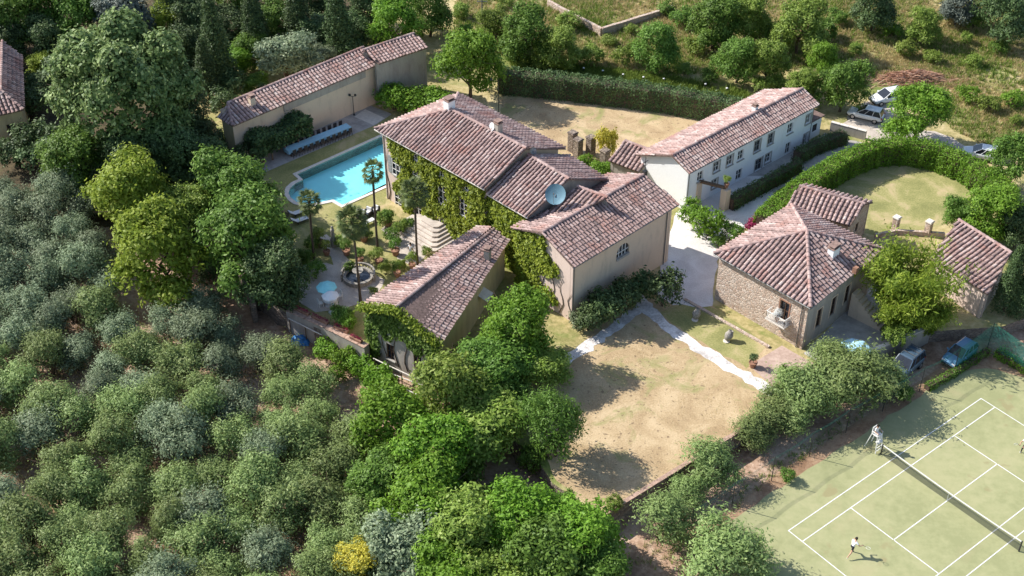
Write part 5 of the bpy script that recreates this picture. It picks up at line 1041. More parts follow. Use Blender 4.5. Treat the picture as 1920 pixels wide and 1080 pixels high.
for i in range(6):
    wd, dp, zt = 2.4+0.75*i, 1.1+0.42*i, 1.0-0.165*i; k = 0.35; c0_ = dc+fn*0.02; P = [c0_-uF*wd/2, c0_+uF*wd/2, c0_+uF*wd/2+fn*(dp-k), c0_+uF*(wd/2-k)+fn*dp, c0_-uF*(wd/2-k)+fn*dp, c0_-uF*wd/2+fn*(dp-k)]; b = MB(); b.prism(P, zt-0.165, zt); b.build('step', 'path', stp)
for px, py, l in ((566, 585, 1.7), (601, 601, 1.8), (640, 619, 1.5), (668, 638, 1.2)):
    p = Z(at(px, py, 0.45), 0.46); o = thing('planter_trough', 'long terracotta planter trough on the garden terrace wall', 'planter', p, 'terracotta troughs on the terrace wall'); rz = math.atan2((at(688, 656)-at(541, 586)).y, (at(688, 656)-at(541, 586)).x); b = MB(); b.box(p+Vector((0, 0, 0.13)), (l, 0.34, 0.26), rz, taper=1.06); b.build('trough', 'terracotta', o)
    rg_ = np.random.default_rng(int(px)); K = 160; t = rg_.random(K)*l-l/2; cc = np.stack([t*math.cos(rz), t*math.sin(rz), 0.3+rg_.random(K)*0.2], 1)+rg_.normal(size=(K, 3))*0.06; link('flowers', leaf_mesh('trough_flowers', cc, rg_.normal(size=(K, 3))+[0, 0, 0.8], 0.05, 0.7, rg_.random(K), 'lf_red', rg_), o, 'stuff')
def jar(px, py, label, tilt, rz, s=1.0, mat='statue'):
    p = atg(px, py); o = thing('stone_jar', label, 'jar', p, None, rz); b = MB(); b.lathe((0, 0, 0), [(0, 0.02), (0.2*s, 0.0), (0.36*s, 0.35*s), (0.38*s, 0.55*s), (0.26*s, 0.8*s), (0.2*s, 0.86*s), (0.27*s, 0.94*s), (0.2*s, 0.95*s), (0.17*s, 0.85*s), (0.3*s, 0.55*s), (0.0, 0.12*s)], 16); me = b.build('jar_body', mat, me_only=True, smooth=True); bo = link('body', me, o); bo.rotation_euler = (tilt, 0, 0); bo.location = (0, 0, 0.16*s if tilt else 0.0)
    b = MB(); b.lathe((0, 0, 0), [(0.3*s, 0), (0.3*s, 0.08), (0.0, 0.08)], 12); link('base', b.build('base', 'coping', me_only=True), o)
jar(1303, 600, 'pale stone jar with dark mouth standing on the side lawn in the chapel shadow', 0.5, 2.6); jar(1362, 640, 'pale stone jar leaning in full sun on the side lawn', 0.5, 2.2); pot_plant(atg(1411, 688), 0.85, 'potted_shrub', 'small dark potted shrub at the corner of the paved terrace', None, 'lf_dark', 3, cs=0.4)
p = atg(563, 640); o = thing('tarpaulin', 'crumpled bright blue tarpaulin on the ground below the garden wall', 'tarpaulin', p); rg_ = np.random.default_rng(8); b = MB(); N = 12
hf = [[0.55*max(0, 1-((i-6)/6)**2)*max(0, 1-((j-6)/6)**2)+rg_.random()*0.12*(0 < i < 12 and 0 < j < 12) for j in range(13)] for i in range(13)]
b.add([(p.x+(i-6)*0.14+rg_.normal()*0.03, p.y+(j-6)*0.11+rg_.normal()*0.03, p.z+0.02+hf[i][j]) for i in range(13) for j in range(13)], [(i*13+j, (i+1)*13+j, (i+1)*13+j+1, i*13+j+1) for i in range(12) for j in range(12)]); b.build('sheet', 'tarp', o)
for k, (x1_, y1_, x2_, y2_) in enumerate(((541, 597, 603, 628), (700, 672, 806, 722), (690, 684, 806, 728), (752, 726, 800, 748))):
    a_, c_ = at(x1_, y1_, -0.35-0.3*(k > 2)), at(x2_, y2_, -0.35-0.3*(k > 2)); o = thing('garden_rail', 'pale pole rail along the outer foot of the garden terrace', 'rail', Z(a_, gz(a_.x, a_.y)), 'pale pole rails below the terrace'); b = MB(); b.tube([a_, c_], 0.055, 6); b.build('pole', 'coping', o)
    for t in (0.02, 0.5, 0.98): q = a_.lerp(c_, t); b = MB(); b.tube([Z(q, -3.0), q], 0.05, 5); b.build('post', 'wood', o)

# ---------------------------------------------------------------- palms
def frond_mesh(seed):
    rg = np.random.default_rng(seed); b = MB(); L = 0.75; b.tube([(0, 0, 0), (L*0.5, 0, 0.06), (L, 0, 0.02)], [0.025, 0.018, 0.012], 4)
    for i in range(17):
        a = R(-105+210*i/16)*0.9; l = 0.62*(1-0.25*abs(i-8)/8)*(0.9+0.2*rg.random()); d = Vector((math.cos(a), math.sin(a), 0)); q = Vector((-d.y, d.x, 0)); o_ = Vector((L, 0, 0.02)); m_ = o_+d*l*0.55+Vector((0, 0, 0.04)); e_ = o_+d*l+Vector((0, 0, -0.10-0.12*rg.random())); t = 0.2+0.7*rg.random()
        b.face([o_, m_-q*0.035, e_, m_+q*0.035], 0, t)
    return b.build('frond', 'lf_palm', me_only=True)
FR = [frond_mesh(i) for i in range(3)]
def palm(px, py, h, label, bend=0.0, sc=1.0, n=44):
    p = atg(px, py); o = thing('palm_tree', label, 'palm', p); b = MB(); rg = random.Random(int(px)); pts = [(bend*(t**2), 0, h*t-0.2*(t == 0)) for t in [i/8 for i in range(9)]]; b.tube(pts, [0.17, 0.125, 0.115, 0.11, 0.11, 0.11, 0.12, 0.14, 0.13], 8)
    link('trunk', b.build('trunk', 'palm_bark', me_only=True), o)
    for i in range(n):
        f = link('frond', FR[i % 3], o); el = R(75-130*(i/n)**0.9+rg.uniform(-8, 8)); f.location = (bend, 0, h-0.05-0.35*(i/n)); f.rotation_euler = (0, -el, i*2.4+rg.uniform(-0.2, 0.2)); f.rotation_mode = 'XYZ'; s = sc*rg.uniform(0.8, 1.1); f.scale = (s, s, s)
    b = MB()
    for i in range(40): a = rg.random()*6.28; z = h-0.3-rg.random()*0.9; b.face([(bend+0.1*math.cos(a), 0.1*math.sin(a), z), (bend+0.24*math.cos(a+0.1), 0.24*math.sin(a+0.1), z-0.35), (bend+0.26*math.cos(a), 0.26*math.sin(a), z-0.55), (bend+0.23*math.cos(a-0.1), 0.23*math.sin(a-0.1), z-0.3)], 0, rg.random()*0.5)
    link('dead_skirt', b.build('dead_skirt', 'sticks', me_only=True), o)
palm(590, 495, 7.2, 'thin palm rising from the shaded corner beside the pool end', 0.15); palm(708, 467, 9.0, 'tall slim palm standing clear against the swimming pool', 0.1, 1.0, 36); palm(676, 566, 9.0, 'tall palm rising in front of the round fountain', -0.1, 1.25, 60); palm(783, 498, 8.3, 'tall palm rising beside the stone steps before the ivy wall', 0.1, 1.2, 54)

# ---------------------------------------------------------------- cars
def car(name, label, p, rz, L=3.9, Wd=1.7, H=1.48, col='car_white', kind='hatch', roofrack=False):
    o = thing(name, label, 'car', p, None, rz); hw_ = Wd/2
    # body stations from rear (-) to front (+): x, half width, underside, shoulder height
    sh = 0.92 if kind != 'suv' else 1.05; gb = 0.24 if kind != 'suv' else 0.34
    st = [(-0.5, 0.80, gb+0.16, sh*0.72), (-0.47, 0.94, gb+0.04, sh*0.95), (-0.36, 1.0, gb, sh), (-0.1, 1.0, gb-0.02, sh), (0.16, 1.0, gb-0.02, sh*0.98), (0.30, 0.99, gb, sh*0.92), (0.42, 0.95, gb+0.02, sh*0.83), (0.48, 0.86, gb+0.06, sh*0.70), (0.5, 0.74, gb+0.14, sh*0.58)]
    b = MB(); vs = []
    for x, wf, z0, z1 in st:
        w_ = hw_*wf; X = x*L
        for y, z in ((-w_*0.93, z0), (-w_, z0+(z1-z0)*0.35), (-w_, z0+(z1-z0)*0.72), (-w_*0.93, z1), (-w_*0.6, z1+0.03), (w_*0.6, z1+0.03), (w_*0.93, z1), (w_, z0+(z1-z0)*0.72), (w_, z0+(z1-z0)*0.35), (w_*0.93, z0)): vs.append((X, y, z))
    n_ = len(st); fs = [(i*10+k, i*10+(k+1) % 10, (i+1)*10+(k+1) % 10, (i+1)*10+k) for i in range(n_-1) for k in range(10)]+[tuple(range(10)), tuple(reversed(range((n_-1)*10, n_*10)))]
    b.add(vs, fs); body = link('body', b.build('body', col, me_only=True, smooth=True), o)
    md = body.modifiers.new('round', 'SUBSURF'); md.levels = 1; md.render_levels = 1
    xr, xf, tr_, tf = (-0.47, 0.24, -0.40, 0.02) if kind != 'suv' else (-0.485, 0.20, -0.44, 0.03); wb, wt = hw_*0.90, hw_*0.74; zb, zt = sh-0.03, H-0.05
    lo = [(xr*L, -wb, zb), (xf*L, -wb, zb), (xf*L, wb, zb), (xr*L, wb, zb)]; hi = [(tr_*L, -wt, zt), (tf*L, -wt, zt), (tf*L, wt, zt), (tr_*L, wt, zt)]
    b = MB(); b.add(lo+hi, [(0, 1, 5, 4), (1, 2, 6, 5), (2, 3, 7, 6), (3, 0, 4, 7)]); link('cabin_glass', b.build('glass', 'glass', me_only=True), o)
    b = MB(); rf = [(x*1.0, y*1.02, zt) for x, y, _ in hi]; b.add([(hi[0][0]-0.03, -wt-0.015, zt-0.02), (hi[1][0]+0.03, -wt-0.015, zt-0.02), (hi[2][0]+0.03, wt+0.015, zt-0.02), (hi[3][0]-0.03, wt+0.015, zt-0.02), (tr_*L+0.12, -wt*0.82, H), (tf*L-0.12, -wt*0.82, H), (tf*L-0.12, wt*0.82, H), (tr_*L+0.12, wt*0.82, H)], [(0, 1, 5, 4), (1, 2, 6, 5), (2, 3, 7, 6), (3, 0, 4, 7), (4, 5, 6, 7)])
    for sg in (-1, 1):
        for t in (0.0, 0.36, 0.68, 1.0):
            a_ = Vector(lo[0 if sg < 0 else 3]).lerp(Vector(lo[1 if sg < 0 else 2]), t); c_ = Vector(hi[0 if sg < 0 else 3]).lerp(Vector(hi[1 if sg < 0 else 2]), t); b.beam(a_+Vector((0, sg*0.006, 0)), c_+Vector((0, sg*0.006, 0)), 0.07, 0.03)
    link('roof', b.build('roof', col, me_only=True), o)
    for sx in (-0.31, 0.315):
        for sg in (-1, 1):
            wh = link('wheel', None, o) if False else None; b = MB(); r = 0.31 if kind != 'suv' else 0.36; ring = [(0.0, -0.1), (r*0.62, -0.1), (r, -0.08), (r, 0.08), (r*0.62, 0.1), (0, 0.1)]
            b.lathe((0, 0, 0), ring, 16); me = b.build('tyre', 'tyre', me_only=True); me.transform(Matrix.Rotation(PI/2, 4, 'X')); w_ = link('wheel', me, o, loc=(sx*L, sg*(hw_-0.10), r))
            b = MB(); b.lathe((0, 0, 0), [(0, 0.108), (r*0.2, 0.112), (r*0.58, 0.104), (r*0.62, 0.09)], 12); me = b.build('rim', 'rim', me_only=True); me.transform(Matrix.Rotation(PI/2*-sg, 4, 'X')); link('rim', me, w_)
    for sg in (-1, 1):
        b = MB(); b.box((0.475*L, sg*hw_*0.62, sh*0.66), (0.12, 0.3, 0.13)); link('headlight', b.build('headlight', 'lamp_clear', me_only=True), o)
        b = MB(); b.box((-0.485*L, sg*hw_*0.78, sh*0.80), (0.1, 0.16, 0.22)); link('tail_light', b.build('tail_light', 'lamp_red', me_only=True), o)
        b = MB(); b.box((0.17*L, sg*(hw_+0.07), sh+0.06), (0.1, 0.16, 0.12)); link('wing_mirror', b.build('mirror', col, me_only=True), o)
    for sx in (-1, 1): b = MB(); b.box((sx*0.493*L, 0, gb+0.14), (0.12, Wd*0.82, 0.16)); link('bumper', b.build('bumper', 'bumper', me_only=True), o)
    if roofrack:
        for sg in (-1, 1): b = MB(); b.tube([(tr_*L+0.1, sg*wt*0.9, H+0.06), (tf*L-0.1, sg*wt*0.9, H+0.06)], 0.025, 5); link('roof_rail', b.build('rail', 'zinc', me_only=True), o)
        for k in range(3): b = MB(); b.beam((tr_*L+0.3+k*0.55, -wt*0.9, H+0.07), (tr_*L+0.3+k*0.55, wt*0.9, H+0.07), 0.04); link('roof_bar', b.build('bar', 'zinc', me_only=True), o)
    return o
car('parked_car', 'white hatchback parked above the low grey wall', Z(at(1622, 222), 0.004), R(152), 3.9, 1.7, 1.5, 'car_white')
car('parked_car', 'white car half hidden under the tree beside the farm track', Z(at(1662, 190), 0.004), R(200), 4.0, 1.7, 1.48, 'car_white')
car('parked_car', 'white car on the sunny end of the farm track behind the curved hedge', Z(at(1838, 296), 0.004), R(160), 3.9, 1.7, 1.45, 'car_white')
car('parked_car', 'slate blue off-roader with roof bars parked beside the silver-green tree', Z(at(1694, 696, -1.2), -1.22), R(225), 4.1, 1.75, 1.75, 'car_navy', 'suv', True)
car('parked_car', 'small mid blue hatchback parked close to the green court netting', Z(at(1797, 672, -1.2), -1.22), R(222), 3.7, 1.6, 1.42, 'car_blue')

# ---------------------------------------------------------------- people
def person(label, loc, rz, J, outfit, hair='hair', group=None):
    """J: joint positions (x forward, y left, z up) in metres; one continuous skinned body, hair as a child"""
    o = thing('person', label, 'person', loc, group, rz)
    rad = dict(pelvis=0.135, belly=0.125, chest=0.145, neck=0.055, head=0.085, crown=0.075, shL=0.075, elL=0.05, wrL=0.034, haL=0.036, shR=0.075, elR=0.05, wrR=0.034, haR=0.036, hipL=0.10, knL=0.068, anL=0.045, toL=0.038, hipR=0.10, knR=0.068, anR=0.045, toR=0.038, nose=0.018)
    E = [('pelvis', 'belly'), ('belly', 'chest'), ('chest', 'neck'), ('neck', 'head'), ('head', 'crown'), ('head', 'nose')]
    for s in 'LR': E += [('chest', 'sh'+s), ('sh'+s, 'el'+s), ('el'+s, 'wr'+s), ('wr'+s, 'ha'+s), ('pelvis', 'hip'+s), ('hip'+s, 'kn'+s), ('kn'+s, 'an'+s), ('an'+s, 'to'+s)]
    J = {k: Vector(v) for k, v in J.items()}; fd = (J['head']-J['neck']); fw = Vector(J.get('look', (1, 0, 0))).normalized(); J['nose'] = J['head']+fw*0.105; J['crown'] = J['head']+Vector((0, 0, 0.09)); J.pop('look', None)
    for s in 'LR':
        d = (J['ha'+s]-J['wr'+s]).normalized(); x = d.cross(Vector((0.2, 0.1, 1))).normalized(); y = x.cross(d)
        for f, (off, ln, curl) in enumerate(((-0.030, 0.070, 0.02), (-0.010, 0.085, 0.025), (0.010, 0.08, 0.025), (0.030, 0.065, 0.02), (0.045, 0.045, 0.0))):
            b0 = J['ha'+s]+x*off*(0.8 if f < 4 else 1)-d*(0.05 if f == 4 else 0); k1 = b0+d*ln*0.55+x*(0.03 if f == 4 else off*0.2); J[f'f{f}a'+s] = k1; J[f'f{f}b'+s] = k1+d*ln*0.4-y*curl; rad[f'f{f}a'+s] = 0.0095; rad[f'f{f}b'+s] = 0.008; E += [('ha'+s, f'f{f}a'+s), (f'f{f}a'+s, f'f{f}b'+s)]
    names = list(J); idx = {k: i for i, k in enumerate(names)}; me = bpy.data.meshes.new('body'); me.from_pydata([tuple(J[k]) for k in names], [(idx[a], idx[c]) for a, c in E], [])
    ob = bpy.data.objects.new('body', me); COL.objects.link(ob); sk = ob.modifiers.new('skin', 'SKIN'); ob.modifiers.new('sub', 'SUBSURF').levels = 1
    for i, k in enumerate(names): me.skin_vertices[0].data[i].radius = (rad[k], rad[k]); me.skin_vertices[0].data[i].use_root = (k == 'pelvis')
    dg = bpy.context.evaluated_depsgraph_get(); me2 = bpy.data.meshes.new_from_object(ob.evaluated_get(dg)); bpy.data.objects.remove(ob); me2.materials.clear()
    mats = ['skin', 'shirt', 'dark_cloth', 'line']; [me2.materials.append(M[m_]) for m_ in mats]
    zone = {}
    for k in names:
        z = 0
        if k in ('belly', 'chest', 'shL', 'shR'): z = outfit[0]
        elif k in ('pelvis', 'hipL', 'hipR'): z = outfit[1]
        elif k[:2] in ('kn', 'an'): z = outfit[2]
        elif k[:2] == 'to': z = 3
        zone[k] = z
    P = [J[k] for k in names]
    for pl in me2.polygons:
        c = pl.center; best = min(range(len(names)), key=lambda i: (P[i]-c).length_squared); pl.material_index = zone[names[best]]; pl.use_smooth = True
    link('body', me2, o)
    b = MB(); hd = J['head']; b.lathe((hd.x-fw.x*0.02, hd.y-fw.y*0.02, hd.z), [(0.10, 0.0), (0.112, 0.05), (0.108, 0.10), (0.08, 0.155), (0.0, 0.18)], 12); link('hair', b.build('hair', hair, me_only=True, smooth=True), o)
    for s in (-1, 1): b = MB(); q = hd+fw*0.083+Vector((-fw.y, fw.x, 0))*0.033*s+Vector((0, 0, 0.02)); b.box(q, (0.02, 0.02, 0.014)); link('eye', b.build('eye', 'hair', me_only=True), o)
    return o
def stand(**k):
    J = dict(pelvis=(0, 0, 0.95), belly=(0.01, 0, 1.10), chest=(0, 0, 1.33), neck=(0, 0, 1.50), head=(0.02, 0, 1.62), shL=(0, 0.19, 1.40), elL=(0, 0.25, 1.13), wrL=(0.08, 0.26, 0.90), haL=(0.1, 0.26, 0.83), shR=(0, -0.19, 1.40), elR=(0, -0.25, 1.13), wrR=(0.08, -0.26, 0.90), haR=(0.1, -0.26, 0.83),
             hipL=(0, 0.09, 0.90), knL=(0.02, 0.10, 0.50), anL=(0, 0.10, 0.09), toL=(0.17, 0.11, 0.04), hipR=(0, -0.09, 0.90), knR=(0.02, -0.10, 0.50), anR=(0, -0.10, 0.09), toR=(0.17, -0.11, 0.04)); J.update(k); return J
run = stand(pelvis=(-0.05, 0, 0.88), belly=(0.02, 0, 1.02), chest=(0.14, 0, 1.22), neck=(0.22, 0, 1.37), head=(0.29, 0, 1.47), shL=(0.14, 0.19, 1.28), shR=(0.14, -0.19, 1.28), elL=(0.34, 0.28, 1.12), wrL=(0.52, 0.18, 1.22), haL=(0.58, 0.15, 1.25), elR=(0.16, -0.42, 1.12), wrR=(0.38, -0.50, 1.08), haR=(0.45, -0.50, 1.08),
            hipL=(-0.05, 0.09, 0.84), knL=(0.27, 0.12, 0.53), anL=(0.24, 0.14, 0.09), toL=(0.40, 0.15, 0.04), hipR=(-0.05, -0.09, 0.84), knR=(-0.26, -0.14, 0.50), anR=(-0.62, -0.15, 0.28), toR=(-0.70, -0.15, 0.14))
pl1 = Vector(court(4.42, 1.91)); person('tennis player in white shirt and dark shorts running on the court', pl1, R(40), run, (1, 2, 0))
sway = stand(elR=(0.2, -0.36, 1.18), wrR=(0.38, -0.28, 1.02), haR=(0.45, -0.26, 1.02), elL=(0.18, 0.32, 1.15), wrL=(0.36, 0.12, 1.02), haL=(0.43, 0.06, 1.02), knL=(0.12, 0.16, 0.50), anL=(0.0, 0.22, 0.09), toL=(0.16, 0.24, 0.04), knR=(0.12, -0.16, 0.50), anR=(0.0, -0.22, 0.09), toR=(0.16, -0.24, 0.04))
pl2 = Vector(court(6.09, 20.9)); person('tennis player in white shirt waiting beyond the net with both hands forward', pl2, R(215), sway, (1, 2, 2))
def racket(label, hand, d, nrm):
    d = Vector(d).normalized(); nrm = Vector(nrm); nrm = (nrm-d*nrm.dot(d)).normalized(); q = d.cross(nrm); hand = Vector(hand); o = thing('tennis_racket', label, 'racket', hand); b = MB(); b.tube([hand-d*0.06, hand+d*0.3], [0.017, 0.013], 6); b.build('handle', 'bumper', o); c = hand+d*0.46; b = MB()
    b.tube([c+d*math.cos(t*2*PI/20)*0.17+q*math.sin(t*2*PI/20)*0.13 for t in range(21)], 0.012, 5); b.build('rim', 'frame_white', o); b = MB(); b.face([c+d*math.cos(t*2*PI/20)*0.17+q*math.sin(t*2*PI/20)*0.13 for t in range(20)]); b.build('strings', 'net_thin', o)
def wpos(o, rz, v): return Vector((o.x+v[0]*math.cos(rz)-v[1]*math.sin(rz), o.y+v[0]*math.sin(rz)+v[1]*math.cos(rz), o.z+v[2]))
racket('tennis racket in the hand of the running player', wpos(pl1, R(40), run['haR']), (0.5, -0.5, 0.1), (0, 0.2, 1)); racket('tennis racket held low by the waiting player', wpos(pl2, R(215), sway['haR']), (-0.8, -0.2, 0.4), (0.3, 1, 0))
# umpire's high chair
uc = court(-1.75, 12.0); ur = R(-52); ch = thing('umpire_chair', 'tall white ladder-legged umpire chair beside the net post', 'chair', uc, None, ur)
for sx in (-1, 1):
    for sy in (-1, 1): b = MB(); b.beam((sx*0.55-0.05, sy*0.42, 0), (sx*0.28, sy*0.28, 1.55), 0.05); link('leg', b.build('leg', 'frame_white', me_only=True), ch)
for i in range(5): t = (i+0.7)/5.4; b = MB(); b.beam((0.5-0.22*t, -0.42+0.14*t, 1.55*t), (0.5-0.22*t, 0.42-0.14*t, 1.55*t), 0.05, 0.03); link('rung', b.build('rung', 'frame_white', me_only=True), ch)
b = MB(); b.box((0, 0, 1.58), (0.62, 0.62, 0.05)); link('seat', b.build('seat', 'frame_white', me_only=True), ch); b = MB(); b.box((-0.29, 0, 1.95), (0.05, 0.6, 0.6)); link('backrest', b.build('backrest', 'frame_white', me_only=True), ch)
for sy in (-1, 1): b = MB(); b.box((0, sy*0.31, 1.85), (0.6, 0.05, 0.05)); b.box((0.27, sy*0.31, 1.72), (0.04, 0.04, 0.26)); link('armrest', b.build('armrest', 'frame_white', me_only=True), ch)
b = MB(); b.box((0.33, 0, 0.98), (0.3, 0.56, 0.04)); link('footrest', b.build('footrest', 'frame_white', me_only=True), ch)
sit = stand(pelvis=(-0.1, 0, 0.13), belly=(-0.1, 0, 0.30), chest=(-0.09, 0, 0.50), neck=(-0.07, 0, 0.66), head=(-0.05, 0, 0.78), shL=(-0.09, 0.19, 0.56), shR=(-0.09, -0.19, 0.56), elL=(-0.02, 0.29, 0.31), elR=(-0.02, -0.29, 0.31), wrL=(0.2, 0.26, 0.28), wrR=(0.2, -0.26, 0.28), haL=(0.27, 0.24, 0.28), haR=(0.27, -0.24, 0.28),
            hipL=(-0.06, 0.09, 0.11), hipR=(-0.06, -0.09, 0.11), knL=(0.32, 0.11, 0.10), knR=(0.32, -0.11, 0.10), anL=(0.36, 0.11, -0.50), anR=(0.36, -0.11, -0.50), toL=(0.48, 0.11, -0.56), toR=(0.48, -0.11, -0.56))
person('umpire in white sitting on the tall white chair by the net', Vector((uc.x, uc.y, uc.z+1.60)), ur, sit, (1, 1, 1))
person('dark haired person in white standing at the foot of the stone steps', Z(atg(771, 484), 0.016), R(60), stand(), (1, 1, 0))

pot_plant(Z(bc+n6*0.1, bz+0.075), 0.5, 'flower_pot', 'pot of white flowers on the small balcony of the stone house', None, 'lf_white', 2, cs=0.75)
# ---------------------------------------------------------------- hedges
arc = [(1432, 408), (1448, 388), (1480, 362), (1530, 326), (1585, 293), (1640, 270), (1700, 264), (1760, 276), (1815, 298), (1862, 330), (1895, 360)]
P = [at(x, y, 2.4) for x, y in arc]; Q = []
for i in range(len(P)-1): Q += [P[i].lerp(P[i+1], t) for t in (0, 0.5)]
hedge('curved_hedge', 'long clipped green hedge curving round the lawn behind the stone house', [Z(p, 0) for p in Q]+[Z(P[-1], 0)], 1.8, 2.5, 'lf_bright', 0, 150, 41, 0.10, 0.2)
hp_ = [at(x, y, 2.7) for x, y in ((935, 131), (985, 135), (1100, 147), (1240, 164), (1390, 190))]
hedge('back_hedge', 'tall straight dark hedge along the far side of the back lawn', [Z(p, 0) for p in hp_], 1.9, 2.7, 'lf_dark', 0, 95, 42, 0.10)
hedge('yard_hedge', 'dark clipped hedge along the shaded yard of the white farmhouse', [Z(at(x, y, 1.3), 0) for x, y in ((1370, 372), (1420, 345), (1470, 318), (1500, 300))], 1.0, 1.4, 'lf_dark', 0, 100, 43, 0.09)
hedge('yard_hedge', 'dark clipped hedge beyond the doors of the white farmhouse', [Z(at(x, y, 1.3), 0) for x, y in ((1495, 285), (1540, 262), (1585, 248))], 1.2, 1.4, 'lf_dark', 0, 100, 44, 0.09)
hedge('court_hedge', 'low green hedge growing along the foot of the court netting', [Z(court(FU(v)+0.25, v), COURT_Z) for v in (21.0, 23.0, 25.0, 27.0, 29.0)], 0.5, 0.55, 'lf_green', COURT_Z, 130, 45, 0.09, 0.14)
hedge('court_hedge', 'low green hedge growing behind the far end of the tennis court', [Z(court(u, 29.55), COURT_Z) for u in (-2.6, 0, 3, 7, 11)], 0.8, 0.7, 'lf_bright', COURT_Z, 130, 46, 0.09, 0.16)

# ---------------------------------------------------------------- trees and bushes
T = tree_at
T('lime', 228, 178, 7.9, 'linden_tree', 'huge pale tipped leafy tree towering left of the pool house', mat='lf_lime')
dk = 'dark evergreen spire in the woods behind the pool house'; gk = 'dark spires in the woods'
for px, py, r, s in ((402, 80, 2.2, 1.15), (475, 35, 1.9, 1.2), (632, 35, 2.1, 1.1), (555, 20, 2.0, 1.15), (385, 130, 1.7, 1.0)): T('spire', px, py, r, 'cypress_tree', dk, group=gk, sz=s*0.74)
for px, py, r, mt, wh in ((430, 50, 3.0, 'lf_dark', 'next to the dark spires'), (515, 40, 3.2, 'lf_green', 'between two dark spires'), (600, 60, 3.0, 'lf_dark', 'just behind the pool house ridge'), (660, 60, 2.6, 'lf_dark', 'near the far end of the pool house'), (470, 95, 2.4, 'lf_green', 'beside the small bright tree')): T('broad', px, py, r, 'woodland_tree', 'tangled wood tree '+wh, mat=mt, sz=0.85)
wk = 'dark leafy tree in the shadowed wood behind the huge pale tipped tree'
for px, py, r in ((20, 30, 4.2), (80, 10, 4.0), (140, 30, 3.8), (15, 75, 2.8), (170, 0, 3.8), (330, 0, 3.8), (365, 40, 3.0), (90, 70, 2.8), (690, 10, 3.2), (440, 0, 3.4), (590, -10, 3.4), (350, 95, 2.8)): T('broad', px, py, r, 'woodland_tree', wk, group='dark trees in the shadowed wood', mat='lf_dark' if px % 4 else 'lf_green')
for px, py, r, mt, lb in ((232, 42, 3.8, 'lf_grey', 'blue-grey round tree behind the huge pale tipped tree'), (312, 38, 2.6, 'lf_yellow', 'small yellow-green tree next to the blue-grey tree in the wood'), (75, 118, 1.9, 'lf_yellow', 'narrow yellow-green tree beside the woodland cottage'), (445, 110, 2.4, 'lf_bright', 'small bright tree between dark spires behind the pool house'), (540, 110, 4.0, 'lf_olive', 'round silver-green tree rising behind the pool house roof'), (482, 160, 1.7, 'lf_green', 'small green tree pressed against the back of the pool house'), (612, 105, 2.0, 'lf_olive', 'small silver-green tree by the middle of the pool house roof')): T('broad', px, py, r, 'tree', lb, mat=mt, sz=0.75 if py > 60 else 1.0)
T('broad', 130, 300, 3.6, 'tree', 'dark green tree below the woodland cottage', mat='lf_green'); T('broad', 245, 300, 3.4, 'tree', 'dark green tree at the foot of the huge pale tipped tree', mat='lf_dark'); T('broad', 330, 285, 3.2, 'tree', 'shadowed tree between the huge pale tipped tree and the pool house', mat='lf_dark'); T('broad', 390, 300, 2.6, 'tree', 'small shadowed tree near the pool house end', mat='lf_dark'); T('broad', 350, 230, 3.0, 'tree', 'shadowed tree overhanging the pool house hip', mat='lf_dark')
T('broad', 240, 365, 4.3, 'walnut_tree', 'yellow-green feathery tree above the olive grove', mat='lf_yellow'); T('broad', 292, 478, 4.6, 'walnut_tree', 'large yellow-green feathery tree in the middle of the olive grove edge', mat='lf_yellow'); T('broad', 345, 410, 3.2, 'walnut_tree', 'small yellow-green tree between the feathery trees and the dark glossy trees', mat='lf_weed')
T('broad', 437, 350, 3.9, 'bay_tree', 'glossy green round tree at the pool corner', mat='lf_green'); T('broad', 455, 440, 4.6, 'bay_tree', 'large glossy green tree shading the garden wall', mat='lf_green'); T('broad', 510, 505, 3.2, 'bay_tree', 'dark tree shading the corner of the fountain garden', mat='lf_dark')
T('broad', 500, 440, 2.4, 'bay_tree', 'dark glossy tree between pool corner and fountain garden', mat='lf_green')
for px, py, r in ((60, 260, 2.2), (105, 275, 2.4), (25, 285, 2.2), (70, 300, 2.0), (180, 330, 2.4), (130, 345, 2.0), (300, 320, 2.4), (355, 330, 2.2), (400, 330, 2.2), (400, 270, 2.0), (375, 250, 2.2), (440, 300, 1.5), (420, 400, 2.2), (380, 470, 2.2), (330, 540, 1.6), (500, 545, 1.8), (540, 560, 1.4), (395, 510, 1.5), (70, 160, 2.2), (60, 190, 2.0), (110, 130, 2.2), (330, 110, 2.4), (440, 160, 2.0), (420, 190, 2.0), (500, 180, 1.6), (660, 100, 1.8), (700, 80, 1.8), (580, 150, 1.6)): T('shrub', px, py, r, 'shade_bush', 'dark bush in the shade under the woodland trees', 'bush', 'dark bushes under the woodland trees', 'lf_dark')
T('shrub', 507, 575, 1.7, 'bush', 'bright bush at the outer corner of the garden wall', 'bush', mat='lf_green'); T('shrub', 355, 300, 2.0, 'bush', 'yellowish bush under the shadowed trees near the pool house', 'bush', mat='lf_weed')
